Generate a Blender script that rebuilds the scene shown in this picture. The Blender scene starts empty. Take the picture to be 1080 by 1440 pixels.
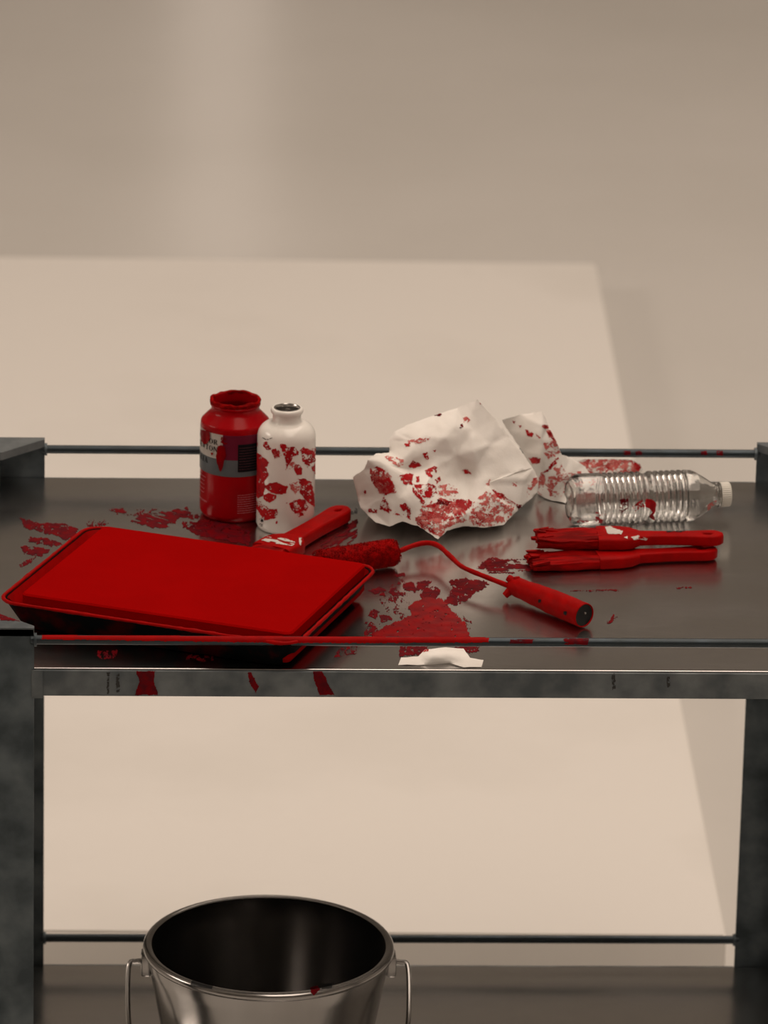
import bpy, bmesh, math, random
import numpy as np
from mathutils import Vector, Matrix
from mathutils.bvhtree import BVHTree
from mathutils.geometry import delaunay_2d_cdt

rnd = random.Random(7)
scene = bpy.context.scene
COL = scene.collection

# ------------------------------------------------------------------ camera
H = 0.90                                  # height of the upper shelf
F_PX, PITCH, YAW, ROLL = 8493.0, 0.3433, 0.0483, 0.0224
CAM = Vector((-0.3608, -6.4266, 2.4919 + H))
_fw = Vector((math.sin(YAW) * math.cos(PITCH), math.cos(YAW) * math.cos(PITCH), -math.sin(PITCH)))
_r0 = Vector((math.cos(YAW), -math.sin(YAW), 0)); _u0 = _r0.cross(_fw)
_r = math.cos(ROLL) * _r0 + math.sin(ROLL) * _u0
_u = -math.sin(ROLL) * _r0 + math.cos(ROLL) * _u0
cd = bpy.data.cameras.new('camera'); cam = bpy.data.objects.new('camera', cd); COL.objects.link(cam)
cam.matrix_world = Matrix(((_r.x, _u.x, -_fw.x, CAM.x), (_r.y, _u.y, -_fw.y, CAM.y), (_r.z, _u.z, -_fw.z, CAM.z), (0, 0, 0, 1)))
cd.sensor_fit = 'VERTICAL'; cd.sensor_height = 36.0; cd.sensor_width = 27.0; cd.lens = F_PX / 1440 * 36
cd.clip_end = 200
cd.dof.use_dof = True; cd.dof.focus_distance = 6.95; cd.dof.aperture_fstop = 8.0
scene.camera = cam

# ------------------------------------------------------------------ light and exposure
wd = bpy.data.worlds.new('world'); scene.world = wd; wd.use_nodes = True
wd.node_tree.nodes['Background'].inputs[0].default_value = (1.0, 0.85, 0.7, 1)
wd.node_tree.nodes['Background'].inputs[1].default_value = 0.05
vs = scene.view_settings
vs.view_transform = 'Standard'; vs.look = 'None'; vs.exposure = -0.58; vs.gamma = 1.0; vs.use_curve_mapping = False
WARM = (1.0, 0.835, 0.70)
def area(name, loc, target, sx, sy, power, color=WARM):
    ld = bpy.data.lights.new(name, 'AREA'); ld.shape = 'RECTANGLE'; ld.size = sx; ld.size_y = sy
    ld.energy = power; ld.color = color
    o = bpy.data.objects.new(name, ld); COL.objects.link(o); o.location = loc
    o.rotation_euler = (Vector(target) - Vector(loc)).to_track_quat('-Z', 'Y').to_euler()
    return o
# daylight from the left (the plinth throws its shadow to the right, the jar shoulder mirrors a bright rectangle on its left)
area('window_left_offscreen', (-7.4, 0.6, 4.2), (0.0, 0.6, 1.0), 3.0, 2.4, 300)
# the room's overhead lighting, at ceiling height
area('ceiling_lights_offscreen', (1.0, 0.5, 6.15), (1.0, 0.5, 0.0), 3.0, 11.0, 520)

# ------------------------------------------------------------------ helpers
def ray(px, py):
    return (_fw + _r * ((px - 540) / F_PX) + _u * ((720 - py) / F_PX))
def on_z(px, py, z):
    d = ray(px, py); return CAM + d * ((z - CAM.z) / d.z)
def on_y(px, py, y):
    d = ray(px, py); return CAM + d * ((y - CAM.y) / d.y)
def per_px(p):
    return (Vector(p) - CAM).dot(_fw) / F_PX
def hpx(p, px):                       # height in metres of px vertical pixels at point p
    return px * per_px(p) / math.cos(PITCH)

def link_mesh(name, V, F, mat, parent=None, root=None, smooth=True, sharp=35):
    root = Vector(root) if root is not None else Vector((0, 0, 0))
    me = bpy.data.meshes.new(name)
    me.from_pydata([tuple(Vector(v) - root) for v in V], [], F)
    me.materials.append(mat); me.update()
    if smooth:
        me.polygons.foreach_set('use_smooth', [True] * len(me.polygons))
        if sharp: me.set_sharp_from_angle(angle=math.radians(sharp))
    o = bpy.data.objects.new(name, me); COL.objects.link(o)
    if parent is not None: o.parent = parent
    else: o.location = root
    return o
def tag(o, label=None, cat=None, group=None, kind=None):
    if label: o['label'] = label
    if cat: o['category'] = cat
    if group: o['group'] = group
    if kind: o['kind'] = kind
    return o
def empty(name, loc, label, cat, group=None):
    o = bpy.data.objects.new(name, None); COL.objects.link(o); o.location = loc
    o.empty_display_size = 0.05
    return tag(o, label, cat, group)
def fix_normals(V, F):
    bm = bmesh.new(); vs_ = [bm.verts.new(v) for v in V]
    for f in F:
        try: bm.faces.new([vs_[i] for i in f])
        except ValueError: pass
    bmesh.ops.recalc_face_normals(bm, faces=bm.faces)
    bm.verts.index_update()
    V2 = [v.co.copy() for v in bm.verts]; F2 = [[v.index for v in f.verts] for f in bm.faces]
    bm.free(); return V2, F2
def merge(*parts):
    V, F = [], []
    for v, f in parts:
        n = len(V); V += list(v); F += [[i + n for i in q] for q in f]
    return V, F
def xf(M, VF):
    return [M @ Vector(v) for v in VF[0]], VF[1]
def box(x0, x1, y0, y1, z0, z1, bev=0.0, seg=2):
    bm = bmesh.new(); bmesh.ops.create_cube(bm, size=1)
    for v in bm.verts:
        v.co = Vector(((x0 + x1) / 2 + v.co.x * (x1 - x0), (y0 + y1) / 2 + v.co.y * (y1 - y0), (z0 + z1) / 2 + v.co.z * (z1 - z0)))
    if bev: bmesh.ops.bevel(bm, geom=bm.edges[:], offset=bev, segments=seg, affect='EDGES', profile=0.5)
    bm.verts.index_update()
    V = [v.co.copy() for v in bm.verts]; F = [[v.index for v in f.verts] for f in bm.faces]
    bm.free(); return V, F
def lathe(prof, seg=48, closed=False):
    """prof: (r, z) pairs; poles where r == 0"""
    V, F, rings = [], [], []
    for r, z in prof:
        if r <= 1e-9: rings.append([len(V)]); V.append(Vector((0, 0, z)))
        else:
            rings.append(list(range(len(V), len(V) + seg)))
            for k in range(seg):
                a = 2 * math.pi * k / seg; V.append(Vector((r * math.cos(a), r * math.sin(a), z)))
    n = len(rings)
    for i in range(n if closed else n - 1):
        A, B = rings[i], rings[(i + 1) % n]
        for k in range(seg):
            k2 = (k + 1) % seg
            if len(A) == 1 and len(B) == 1: continue
            if len(A) == 1: F.append([A[0], B[k2], B[k]])
            elif len(B) == 1: F.append([A[k], A[k2], B[0]])
            else: F.append([A[k], A[k2], B[k2], B[k]])
    return fix_normals(V, F)
def loft(sections, cap=True):
    V, F = [], []; n = len(sections[0])
    for s in sections: V += [Vector(p) for p in s]
    for i in range(len(sections) - 1):
        for k in range(n):
            k2 = (k + 1) % n
            F.append([i * n + k, i * n + k2, (i + 1) * n + k2, (i + 1) * n + k])
    if cap:
        F.append(list(range(n))[::-1]); F.append([(len(sections) - 1) * n + k for k in range(n)])
    return fix_normals(V, F)
def smooth_path(P, n=8):
    P = [Vector(p) for p in P]; out = []
    for i in range(len(P) - 1):
        p0 = P[max(i - 1, 0)]; p1 = P[i]; p2 = P[i + 1]; p3 = P[min(i + 2, len(P) - 1)]
        for k in range(n):
            t = k / n
            out.append(0.5 * ((2 * p1) + (p2 - p0) * t + (2 * p0 - 5 * p1 + 4 * p2 - p3) * t * t + (3 * p1 - p0 - 3 * p2 + p3) * t ** 3))
    out.append(P[-1]); return out
def tube(P, rad, seg=12, jitter=0.0):
    P = [Vector(p) for p in P]; secs = []
    up = Vector((0, 0, 1))
    if abs((P[1] - P[0]).normalized().z) > 0.95: up = Vector((0, 1, 0))
    for i, p in enumerate(P):
        t = (P[min(i + 1, len(P) - 1)] - P[max(i - 1, 0)]).normalized()
        a = t.cross(up)
        if a.length < 1e-4: a = t.cross(Vector((1, 0, 0)))
        a.normalize(); b = a.cross(t).normalized(); up = b
        r = rad[i] if isinstance(rad, (list, tuple)) else rad
        secs.append([p + (a * math.cos(2 * math.pi * k / seg) + b * math.sin(2 * math.pi * k / seg)) * (r * (1 + rnd.uniform(-jitter, jitter))) for k in range(seg)])
    return loft(secs)
def curve_plate(loops, half, bev, res=3):
    """2D filled outline with holes, extruded and with rounded edges -> (V, F)"""
    cu = bpy.data.curves.new('outline', 'CURVE'); cu.dimensions = '2D'; cu.fill_mode = 'BOTH'
    cu.extrude = max(half - bev, 1e-5); cu.bevel_depth = bev; cu.bevel_resolution = res; cu.offset = -bev
    for L in loops:
        s = cu.splines.new('POLY'); s.points.add(len(L) - 1); s.use_cyclic_u = True
        for p, q in zip(s.points, L): p.co = (q[0], q[1], 0, 1)
    o = bpy.data.objects.new('outline', cu); COL.objects.link(o)
    dg = bpy.context.evaluated_depsgraph_get()
    me = bpy.data.meshes.new_from_object(o.evaluated_get(dg))
    V = [v.co.copy() for v in me.vertices]; F = [list(p.vertices) for p in me.polygons]
    bpy.data.objects.remove(o); bpy.data.curves.remove(cu); bpy.data.meshes.remove(me)
    return V, F
# value noise
def _hash(ix, iy, s):
    h = (ix.astype(np.int64) * 374761393 + iy.astype(np.int64) * 668265263 + s * 1274126177) & 0x7fffffff
    h = ((h ^ (h >> 13)) * 1274126177) & 0x7fffffff
    return ((h ^ (h >> 16)) & 0xffff) / 65535.0
def vnoise(x, y, s=0):
    x = np.asarray(x, float); y = np.asarray(y, float)
    ix = np.floor(x); iy = np.floor(y); fx = x - ix; fy = y - iy
    fx = fx * fx * (3 - 2 * fx); fy = fy * fy * (3 - 2 * fy)
    a = _hash(ix, iy, s); b = _hash(ix + 1, iy, s); c = _hash(ix, iy + 1, s); d = _hash(ix + 1, iy + 1, s)
    return (a * (1 - fx) + b * fx) * (1 - fy) + (c * (1 - fx) + d * fx) * fy
def fbm(x, y, s=0, o=3):
    t = 0; w = 0.5; tot = 0
    for k in range(o):
        t = t + w * vnoise(x * 2 ** k, y * 2 ** k, s + k * 17); tot += w; w *= 0.5
    return t / tot
def inside(x, y, poly):
    r = np.zeros(x.shape, bool); n = len(poly); j = n - 1
    for i in range(n):
        xi, yi = poly[i]; xj, yj = poly[j]
        c = ((yi > y) != (yj > y)) & (x < (xj - xi) * (y - yi) / (yj - yi + 1e-12) + xi)
        r ^= c; j = i
    return r
_pc = [0]
def paint(name, poly, bvh, mat, parent, root, dens=1.0, amp=2.5, step=0.75, off=0.0003, ang=None, label=None, jump=0.012):
    """A film of paint with a ragged outline, laid on the real surface in bvh."""
    _pc[0] += 1; s = _pc[0] * 31
    xs = [p[0] for p in poly]; ys = [p[1] for p in poly]
    x0, x1, y0, y1 = min(xs) - amp, max(xs) + amp, min(ys) - amp, max(ys) + amp
    nx = max(2, int((x1 - x0) / step)); ny = max(2, int((y1 - y0) / step))
    cx, cy = np.meshgrid(x0 + (np.arange(nx) + .5) * step, y0 + (np.arange(ny) + .5) * step)
    wx = cx + amp * 2 * (fbm(cx / 6, cy / 6, s) - .5) + amp * .9 * (vnoise(cx / 1.6, cy / 1.6, s + 3) - .5)
    wy = cy + amp * 2 * (fbm(cx / 6, cy / 6, s + 5) - .5) + amp * .9 * (vnoise(cx / 1.6, cy / 1.6, s + 7) - .5)
    m = inside(wx, wy, poly)
    if dens < 1:
        if ang is None: n = fbm(cx / 5, cy / 4, s + 11, 4) + .35 * (vnoise(cx / 1.1, cy / 1.1, s + 13) - .5)
        else:
            ca, sa = math.cos(ang), math.sin(ang)
            n = fbm((cx * ca + cy * sa) / 16, (-cx * sa + cy * ca) / 2.6, s + 11, 3)
        thr = np.quantile(n[m], dens) if m.any() else 1
        m &= n <= thr
    iy, ix = np.nonzero(m)
    if len(ix) == 0: return None
    V, F, idx, dep = [], [], {}, []
    def vert(i, j):
        k = (i, j)
        if k in idx: return idx[k]
        d = ray(x0 + i * step, y0 + j * step).normalized()
        h = bvh.ray_cast(CAM, d)
        if h[0] is None: idx[k] = None; return None
        nrm = h[1] if h[1].dot(d) < 0 else -h[1]
        V.append(h[0] + nrm * off); dep.append(h[3]); idx[k] = len(V) - 1
        return idx[k]
    for i, j in zip(ix.tolist(), iy.tolist()):
        q = [vert(i, j), vert(i, j + 1), vert(i + 1, j + 1), vert(i + 1, j)]
        if None in q: continue
        dd = [dep[k] for k in q]
        if max(dd) - min(dd) > jump: continue
        F.append(q)
    if not F: return None
    o = link_mesh(name, V, F, mat, parent, root, True, None)
    if label: o['label'] = label
    return o
def zc(ox, oy, s, pts):                # crop coordinates -> photo coordinates
    return [(ox + x / s, oy + y / s) for x, y in pts]

# ------------------------------------------------------------------ materials
def new_mat(name):
    m = bpy.data.materials.new(name); m.use_nodes = True
    nt = m.node_tree; return m, nt, nt.nodes['Principled BSDF']
def material(name, col, rough=0.5, metal=0.0, spec=0.5, col2=None, scale=40.0, detail=4.0, lo=0.4, hi=0.6, bump=0.0, bscale=None,
             rough2=None, stretch=(1, 1, 1), coat=0.0, sub=0.0):
    m, nt, b = new_mat(name); N = nt.nodes; L = nt.links
    tc = N.new('ShaderNodeTexCoord'); mp = N.new('ShaderNodeMapping'); mp.inputs['Scale'].default_value = stretch
    L.new(tc.outputs['Object'], mp.inputs[0])
    no = N.new('ShaderNodeTexNoise'); no.inputs['Scale'].default_value = scale; no.inputs['Detail'].default_value = detail
    L.new(mp.outputs[0], no.inputs['Vector'])
    rp = N.new('ShaderNodeMapRange'); rp.inputs[1].default_value = lo; rp.inputs[2].default_value = hi
    L.new(no.outputs[0], rp.inputs[0])
    mx = N.new('ShaderNodeMix'); mx.data_type = 'RGBA'
    mx.inputs[6].default_value = (*col, 1); mx.inputs[7].default_value = (*(col2 or tuple(c * .9 for c in col)), 1)
    L.new(rp.outputs[0], mx.inputs[0]); L.new(mx.outputs[2], b.inputs['Base Color'])
    b.inputs['Metallic'].default_value = metal; b.inputs['Specular IOR Level'].default_value = spec
    b.inputs['Roughness'].default_value = rough
    if rough2 is not None:
        rr = N.new('ShaderNodeMapRange'); rr.inputs[1].default_value = .3; rr.inputs[2].default_value = .7
        rr.inputs[3].default_value = rough; rr.inputs[4].default_value = rough2
        L.new(no.outputs[0], rr.inputs[0]); L.new(rr.outputs[0], b.inputs['Roughness'])
    b.inputs['Coat Weight'].default_value = coat; b.inputs['Coat Roughness'].default_value = .1
    if sub: b.inputs['Subsurface Weight'].default_value = sub; b.inputs['Subsurface Radius'].default_value = (.004, .003, .003)
    if bump:
        n2 = N.new('ShaderNodeTexNoise'); n2.inputs['Scale'].default_value = bscale or scale * 3; n2.inputs['Detail'].default_value = 5
        L.new(mp.outputs[0], n2.inputs['Vector'])
        bp = N.new('ShaderNodeBump'); bp.inputs['Strength'].default_value = bump; bp.inputs['Distance'].default_value = .002
        L.new(n2.outputs[0], bp.inputs['Height']); L.new(bp.outputs[0], b.inputs['Normal'])
    return m
M = {}
M['floor'] = material('floor_pale_concrete', (.72, .70, .67), .20, col2=(.655, .635, .60), scale=.9, detail=6, lo=.35, hi=.7, spec=.5)
M['wall'] = material('wall_white', (.66, .64, .61), .8, scale=.6)
M['plinth'] = material('plinth_white', (.80, .775, .74), .6, col2=(.715, .69, .65), scale=1.9, detail=6, lo=.48, hi=.8, spec=.25)
M['steel'] = material('shelf_steel', (.66, .65, .64), .16, metal=1.0, col2=(.50, .49, .485), scale=7, detail=8, lo=.3, hi=.75, rough2=.235, stretch=(.8, 1.5, 1), bump=.025, bscale=70)
M['frame'] = material('frame_steel_dark', (.11, .135, .15), .45, metal=.5, col2=(.045, .06, .07), scale=22, detail=8, lo=.35, hi=.65, rough2=.65, bump=.06, bscale=90)
M['lip'] = material('lip_galvanised', (.16, .18, .19), .45, metal=.4, col2=(.075, .09, .10), scale=26, detail=8, lo=.35, hi=.65, rough2=.65, bump=.05)
M['rail'] = material('rail_steel_blue', (.03, .042, .052), .32, metal=.6, col2=(.03, .04, .046), scale=30, rough2=.5)
M['red'] = material('red_paint', (.33, .0010, .0010), .55, spec=.05, col2=(.27, .0016, .0016), scale=60, bump=.15, bscale=240)
M['red_flat'] = material('red_paint_flat', (.31, .0008, .0008), .8, spec=.01, col2=(.29, .0007, .0007), scale=14)
M['red_wet'] = material('red_paint_wet', (.25, .001, .003), .22, spec=.06, col2=(.17, .003, .006), scale=50, bump=.35, bscale=70)
M['red_crust'] = material('red_paint_crust', (.30, .0010, .0010), .7, spec=.04, col2=(.17, .0007, .0007), scale=130, bump=.8, bscale=320)
M['red_smear'] = material('red_paint_smear', (.155, .002, .005), .55, spec=.04, col2=(.085, .005, .009), scale=90, bump=.2, bscale=200)
M['red_stain'] = material('red_paint_on_white', (.46, .006, .010), .5, spec=.2, col2=(.32, .004, .008), scale=90)
M['pink'] = material('red_paint_thin_wash', (.62, .20, .18), .7, spec=.15, col2=(.50, .085, .08), scale=110, lo=.35, hi=.65)
M['jar'] = material('jar_red_plastic', (.36, .0008, .004), .22, spec=.13, col2=(.27, .002, .005), scale=20)
M['lab_white'] = material('label_white', (.50, .47, .43), .4, scale=60)
M['lab_grey'] = material('label_grey', (.115, .13, .14), .4, spec=.15, scale=60)
M['lab_mauve'] = material('label_mauve', (.145, .010, .030), .4, spec=.15, scale=60)
M['ink'] = material('ink_black', (.008, .009, .011), .5, spec=.08, scale=60)
M['ink_pink'] = material('ink_pink', (.55, .12, .14), .5, scale=60)
M['ink_dim'] = material('ink_dim_red', (.10, .02, .03), .5, scale=60)
M['enamel'] = material('white_enamel', (.84, .815, .775), .22, spec=.5, scale=30, col2=(.81, .785, .745))
M['chrome'] = material('bare_aluminium', (.6, .58, .56), .25, metal=1, scale=60)
M['dark'] = material('dark_inside', (.008, .009, .010), .4, scale=30)
M['paper'] = material('white_paper', (.86, .835, .80), .75, spec=.15, col2=(.83, .80, .76), scale=30, bump=.12, bscale=300)
M['pan'] = material('tray_black_plastic', (.003, .004, .0045), .7, spec=.02, col2=(.035, .001, .0006), scale=26, detail=6, lo=.48, hi=.62, bump=.15)
M['bristle'] = material('bristle_paint', (.30, .0010, .0010), .6, spec=.05, col2=(.14, .0006, .0006), scale=120, stretch=(.2, 1, 1), bump=.5, bscale=300)
M['bare'] = material('bare_metal_patch', (.62, .59, .55), .4, spec=.4, scale=80)
M['steel_pail'] = material('pail_stainless', (.36, .355, .35), .14, metal=1, col2=(.28, .27, .262), scale=14, detail=6, lo=.3, hi=.7, rough2=.24, stretch=(1, 1, .15))
M['cap'] = material('cap_white', (.66, .64, .58), .45, spec=.4, scale=40)
M['black_plug'] = material('black_gloss', (.006, .006, .007), .12, spec=.5, scale=40)
def pet():
    m, nt, b = new_mat('clear_plastic')
    b.inputs['Base Color'].default_value = (.97, .97, .96, 1); b.inputs['Roughness'].default_value = .03
    b.inputs['Transmission Weight'].default_value = 1.0; b.inputs['IOR'].default_value = 1.50
    N = nt.nodes; tc = N.new('ShaderNodeTexCoord'); no = N.new('ShaderNodeTexNoise'); no.inputs['Scale'].default_value = 90
    nt.links.new(tc.outputs['Object'], no.inputs['Vector'])
    bp = N.new('ShaderNodeBump'); bp.inputs['Strength'].default_value = .12; bp.inputs['Distance'].default_value = .002
    nt.links.new(no.outputs[0], bp.inputs['Height']); nt.links.new(bp.outputs[0], b.inputs['Normal'])
    return m
M['pet'] = pet()
def emit(name, col, st):
    m, nt, b = new_mat(name); b.inputs['Base Color'].default_value = (.05, .05, .05, 1)
    b.inputs['Emission Color'].default_value = (*col, 1); b.inputs['Emission Strength'].default_value = st
    N = nt.nodes; tc = N.new('ShaderNodeTexCoord'); no = N.new('ShaderNodeTexNoise'); no.inputs['Scale'].default_value = .8
    nt.links.new(tc.outputs['Object'], no.inputs['Vector'])
    bp = N.new('ShaderNodeBump'); bp.inputs['Strength'].default_value = .02
    nt.links.new(no.outputs[0], bp.inputs['Height']); nt.links.new(bp.outputs[0], b.inputs['Normal'])
    return m
M['window_glow'] = emit('daylit_pane', WARM, 1.15)

# ------------------------------------------------------------------ the room
def struct(name, VF, mat, label):
    o = link_mesh(name, VF[0], VF[1], mat, None, None, False); tag(o, label, name.split('_')[0], None, 'structure'); return o
RX0, RX1, RY0, RY1, RZ = -7.5, 7.5, -11.0, 13.0, 6.2
struct('floor', box(RX0, RX1, RY0, RY1, -.1, 0), M['floor'], 'pale satin concrete floor of the studio')
struct('wall_back', box(RX0, RX1, RY1, RY1 + .2, 0, RZ), M['wall'], 'plain white studio wall at the far end')
struct('wall_left', box(RX0 - .2, RX0, RY0, RY1, 0, RZ), M['wall'], 'plain white studio side wall on the lit side')
struct('wall_right', box(RX1, RX1 + .2, RY0, RY1, 0, RZ), M['wall'], 'plain white studio side wall on the shaded side')
struct('wall_front', box(RX0, RX1, RY0 - .2, RY0, 0, RZ), M['wall'], 'plain white studio wall facing the trolley front')
struct('ceiling', box(RX0, RX1, RY0, RY1, RZ, RZ + .1), M['wall'], 'plain white studio ceiling')
# narrow tall window in the far wall; its light streaks across the satin floor
p = on_z(310, 200, 0); d = ray(310, 200); t = (RY1 - p.y) / d.y; wx = p.x + d.x * t
w = struct('window_1', box(wx - .20, wx + .20, RY1 - .03, RY1 + .01, .15, 4.6), M['frame'], 'narrow tall window slot in the far wall')
g = link_mesh('window_pane_offscreen', *box(wx - .16, wx + .16, RY1 - .035, RY1 - .028, .2, 4.55), M['window_glow'], w, (0, 0, 0), False)

# low white plinth lying on the floor behind the trolley
PZ = 0.065
bl = on_z(40, 361, PZ); br = on_z(838, 370, PZ); fr = on_z(1020, 1310, PZ)
ex = (br - bl).normalized(); ey = Vector((-ex.y, ex.x, 0))
slope = (fr - br)
fr2 = br + slope * 1.005; fl2 = fr2 - ex * 5.0; bl2 = br - ex * 5.0
base = [fl2, fr2, br, bl2]
bm = bmesh.new()
lo_ = [bm.verts.new((q.x, q.y, 0)) for q in base]; hi_ = [bm.verts.new((q.x, q.y, PZ)) for q in base]
bm.faces.new(lo_[::-1]); bm.faces.new(hi_)
for k in range(4): bm.faces.new((lo_[k], lo_[(k + 1) % 4], hi_[(k + 1) % 4], hi_[k]))
bmesh.ops.bevel(bm, geom=bm.edges[:], offset=.004, segments=2, affect='EDGES')
bm.verts.index_update()
VF = ([v.co.copy() for v in bm.verts], [[v.index for v in f.verts] for f in bm.faces]); bm.free()
c0 = (fl2 + fr2 + br + bl2) / 4; c0.z = 0
o = link_mesh('floor_plinth', *VF, M['plinth'], None, c0, False)
tag(o, 'broad low white plinth lying on the floor behind the trolley', 'plinth')
print('plinth', br, fr, 'edge angle', math.degrees(math.atan2(slope.x, -slope.y)), math.degrees(math.atan2(ex.y, ex.x)))

# ------------------------------------------------------------------ the trolley
DP = 0.656; RH = 0.0366; H2 = H - 0.66; XI = 0.445; FL = 0.055; XO = XI + FL
TR = Vector((0, DP / 2, 0))
tro = empty('trolley', TR, 'two tier steel trolley with round rails and paint smeared top shelf', 'trolley')
def tp(name, VF, mat, parent=None, smooth=True, sharp=35): return link_mesh(name, VF[0], VF[1], mat, parent or tro, TR, smooth, sharp)
shelves = []
for z in (H, H2):
    VF = box(-XO + .002, XO - .002, .002, DP - .001, z - .003, z, .001)
    sh = tp('shelf', VF, M['steel'], None, False); shelves.append((sh, VF))
    for (a, b_, y0, y1, nm) in ((-XO + .056, XO - .056, -.004, .0, 'shelf_lip'), (-XO + .056, XO - .056, DP, DP + .004, 'shelf_lip')):
        VFl = box(a, b_, y0, y1, z - .032, z - .0008, .0012)
        l_ = tp(nm, VFl, M['lip'], sh, False)
        if z == H and y0 < 0: lip_obj, lip_VF = l_, VFl
    for sx in (-1, 1):
        tp('shelf_lip', box(min(sx * XO, sx * (XO - .004)), max(sx * XO, sx * (XO - .004)), .056, DP - .056, z - .032, z - .0008, .0012), M['lip'], sh)
    # stiffening ribs under the sheet
    for yy in (.2, .45):
        tp('stiffener', box(-XO + .01, XO - .01, yy, yy + .03, z - .025, z - .0028, .002), M['frame'], sh)
TOP = H + .050
post_bvh = {}
for sx in (-1, 1):
    for back in (0, 1):
        xi = XI if not (sx < 0 and back) else .441
        yo = DP + .0045 if back else -.0045; yd = -1 if back else 1
        x0 = sx * (xi + FL + .004)
        pa = box(min(x0, sx * xi), max(x0, sx * xi), min(yo, yo + yd * .004), max(yo, yo + yd * .004), .14, TOP, .0008)
        pb = box(min(x0, x0 - sx * .004), max(x0, x0 - sx * .004), min(yo, yo + yd * .058), max(yo, yo + yd * .058), .14, TOP, .0008)
        VFp = merge(pa, pb)
        po = tp('post', VFp, M['frame'], None, False)
        # triangular cap with a small rounded skirt
        tri = [(x0, yo), (sx * xi, yo), (sx * xi, yo + yd * .007), (x0 - sx * .007, yo + yd * .058), (x0, yo + yd * .058)]
        Vt = [(x, y, TOP - .009) for x, y in tri] + [(x, y, TOP + .001) for x, y in tri]
        n = 5
        Ft = [list(range(n))[::-1], list(range(n, 2 * n))] + [[k, (k + 1) % n, n + (k + 1) % n, n + k] for k in range(n)]
        VFc = fix_normals([Vector(v) for v in Vt], Ft)
        cp = tp('post_cap', VFc, M['lip'], po, False)
        post_bvh[(sx, back)] = (po, cp, BVHTree.FromPolygons(*VFp), BVHTree.FromPolygons(*VFc))
        # clip joining lip and post
        if not back:
            tp('corner_bracket', box(min(sx * (xi - .010), sx * (xi + .003)), max(sx * (xi - .010), sx * (xi + .003)), -.0064, -.0044, H - .034, H + .0005, .0007), M['lip'], po)
        # caster
        cx, cy = sx * (XO - .03), (DP - .03 if back else .03)
        ca = lathe([(0, .14), (.022, .14), (.022, .132), (.012, .128), (.012, .115), (0, .115)], 20)
        tp('caster_fork', merge(([v + Vector((cx, cy, 0)) for v in ca[0]], ca[1]), box(cx - .022, cx - .018, cy - .015, cy + .02, .04, .118), box(cx + .018, cx + .022, cy - .015, cy + .02, .04, .118)), M['frame'], po)
        wl = lathe([(0, -.014), (.045, -.014), (.05, -.009), (.05, .009), (.045, .014), (0, .014)], 32)
        Mw = Matrix.Translation((cx, cy, .05)) @ Matrix.Rotation(math.pi / 2, 4, 'Y')
        tp('caster_wheel', xf(Mw, wl), M['dark'], po)
rails = {}
for z, yy, key in ((H + RH, -.0035, 'front'), (H + RH, DP + .0015, 'back'), (H2 + RH, DP + .0015, 'low_back'), (H2 + RH, -.0035, 'low_front')):
    xl = -.441 if 'back' in key else -XI
    P = [(xl - .004, yy, z)] + [(xl + (XI - xl) * k / 40, yy, z) for k in range(41)] + [(XI + .004, yy, z)]
    VFr = tube(P, .0053, 16)
    ro = tp('rail', VFr, M['rail']); rails[key] = (ro, BVHTree.FromPolygons(*VFr))
    for e in (xl, XI):
        s_ = 1 if e < 0 else -1
        VFk = tube([(e, yy, z), (e + s_ * .003, yy, z)], .0078, 16)
        tp('rail_collar', VFk, M['frame'], ro)
shelf_bvh = BVHTree.FromPolygons(*shelves[0][1]); SH = shelves[0][0]
lip_bvh = BVHTree.FromPolygons(*lip_VF)

# paint on the trolley
def smear(poly, dens=1., mat='red_smear', amp=2.5, ang=None, off=.0003):
    mx_ = sum(p[0] for p in poly) / len(poly); my_ = sum(p[1] for p in poly) / len(poly)
    poly = [(mx_ + (p[0] - mx_) * 1.10, my_ + (p[1] - my_) * 1.12) for p in poly]
    paint('paint_smear', poly, shelf_bvh, M[mat], SH, TR, dens, amp, ang=ang, off=off)
Z6 = lambda P: zc(0, 580, 6, P)
Z7 = lambda P: zc(20, 700, 3.6, P)
Z8 = lambda P: zc(500, 760, 4.5, P)
smear(Z6([(180, 905), (330, 935), (560, 950), (640, 990), (620, 1040), (540, 1070), (470, 1040), (330, 1000), (220, 970)]), .93)
smear(Z6([(260, 1060), (330, 1060), (470, 1085), (510, 1110), (470, 1130), (330, 1110), (255, 1090)]), .92)
smear(Z6([(185, 1130), (300, 1140), (420, 1160), (340, 1210), (260, 1200), (200, 1180)]), .92)
smear(Z6([(160, 1290), (230, 1240), (300, 1230), (260, 1270), (190, 1300)]), .8)
smear(Z7([(600, 120), (650, 85), (730, 80), (820, 60), (870, 55), (880, 80), (830, 100), (800, 130), (760, 150), (680, 140)]), .8, ang=.3)
smear(Z7([(820, 95), (870, 85), (935, 90), (930, 110), (880, 105)]), .85)
smear(Z7([(850, 125), (940, 125), (940, 150), (860, 150)]), .75)
smear(Z7([(490, 60), (550, 55), (565, 75), (520, 80)]), .9)
smear(Z7([(880, 160), (960, 118), (1080, 135), (1180, 170), (1180, 235), (1080, 215), (950, 190)]), .95, 'red_smear')
smear(Z7([(340, 140), (380, 115), (440, 105), (480, 128), (430, 150)]), .3, 'red_smear')
smear(Z7([(560, 85), (640, 60), (720, 62), (640, 90)]), .3, 'red_smear')
smear(Z8([(340, 430), (400, 390), (450, 380), (530, 380), (570, 430), (620, 480), (670, 520), (700, 600), (690, 640), (150, 640), (130, 590), (200, 550), (260, 520), (360, 480)]), .98, 'red_wet', 3, off=.0006)
smear(Z8([(600, 260), (700, 248), (800, 260), (830, 285), (780, 320), (740, 340), (690, 380), (640, 400), (560, 390), (600, 340), (620, 300)]), .94)
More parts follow.
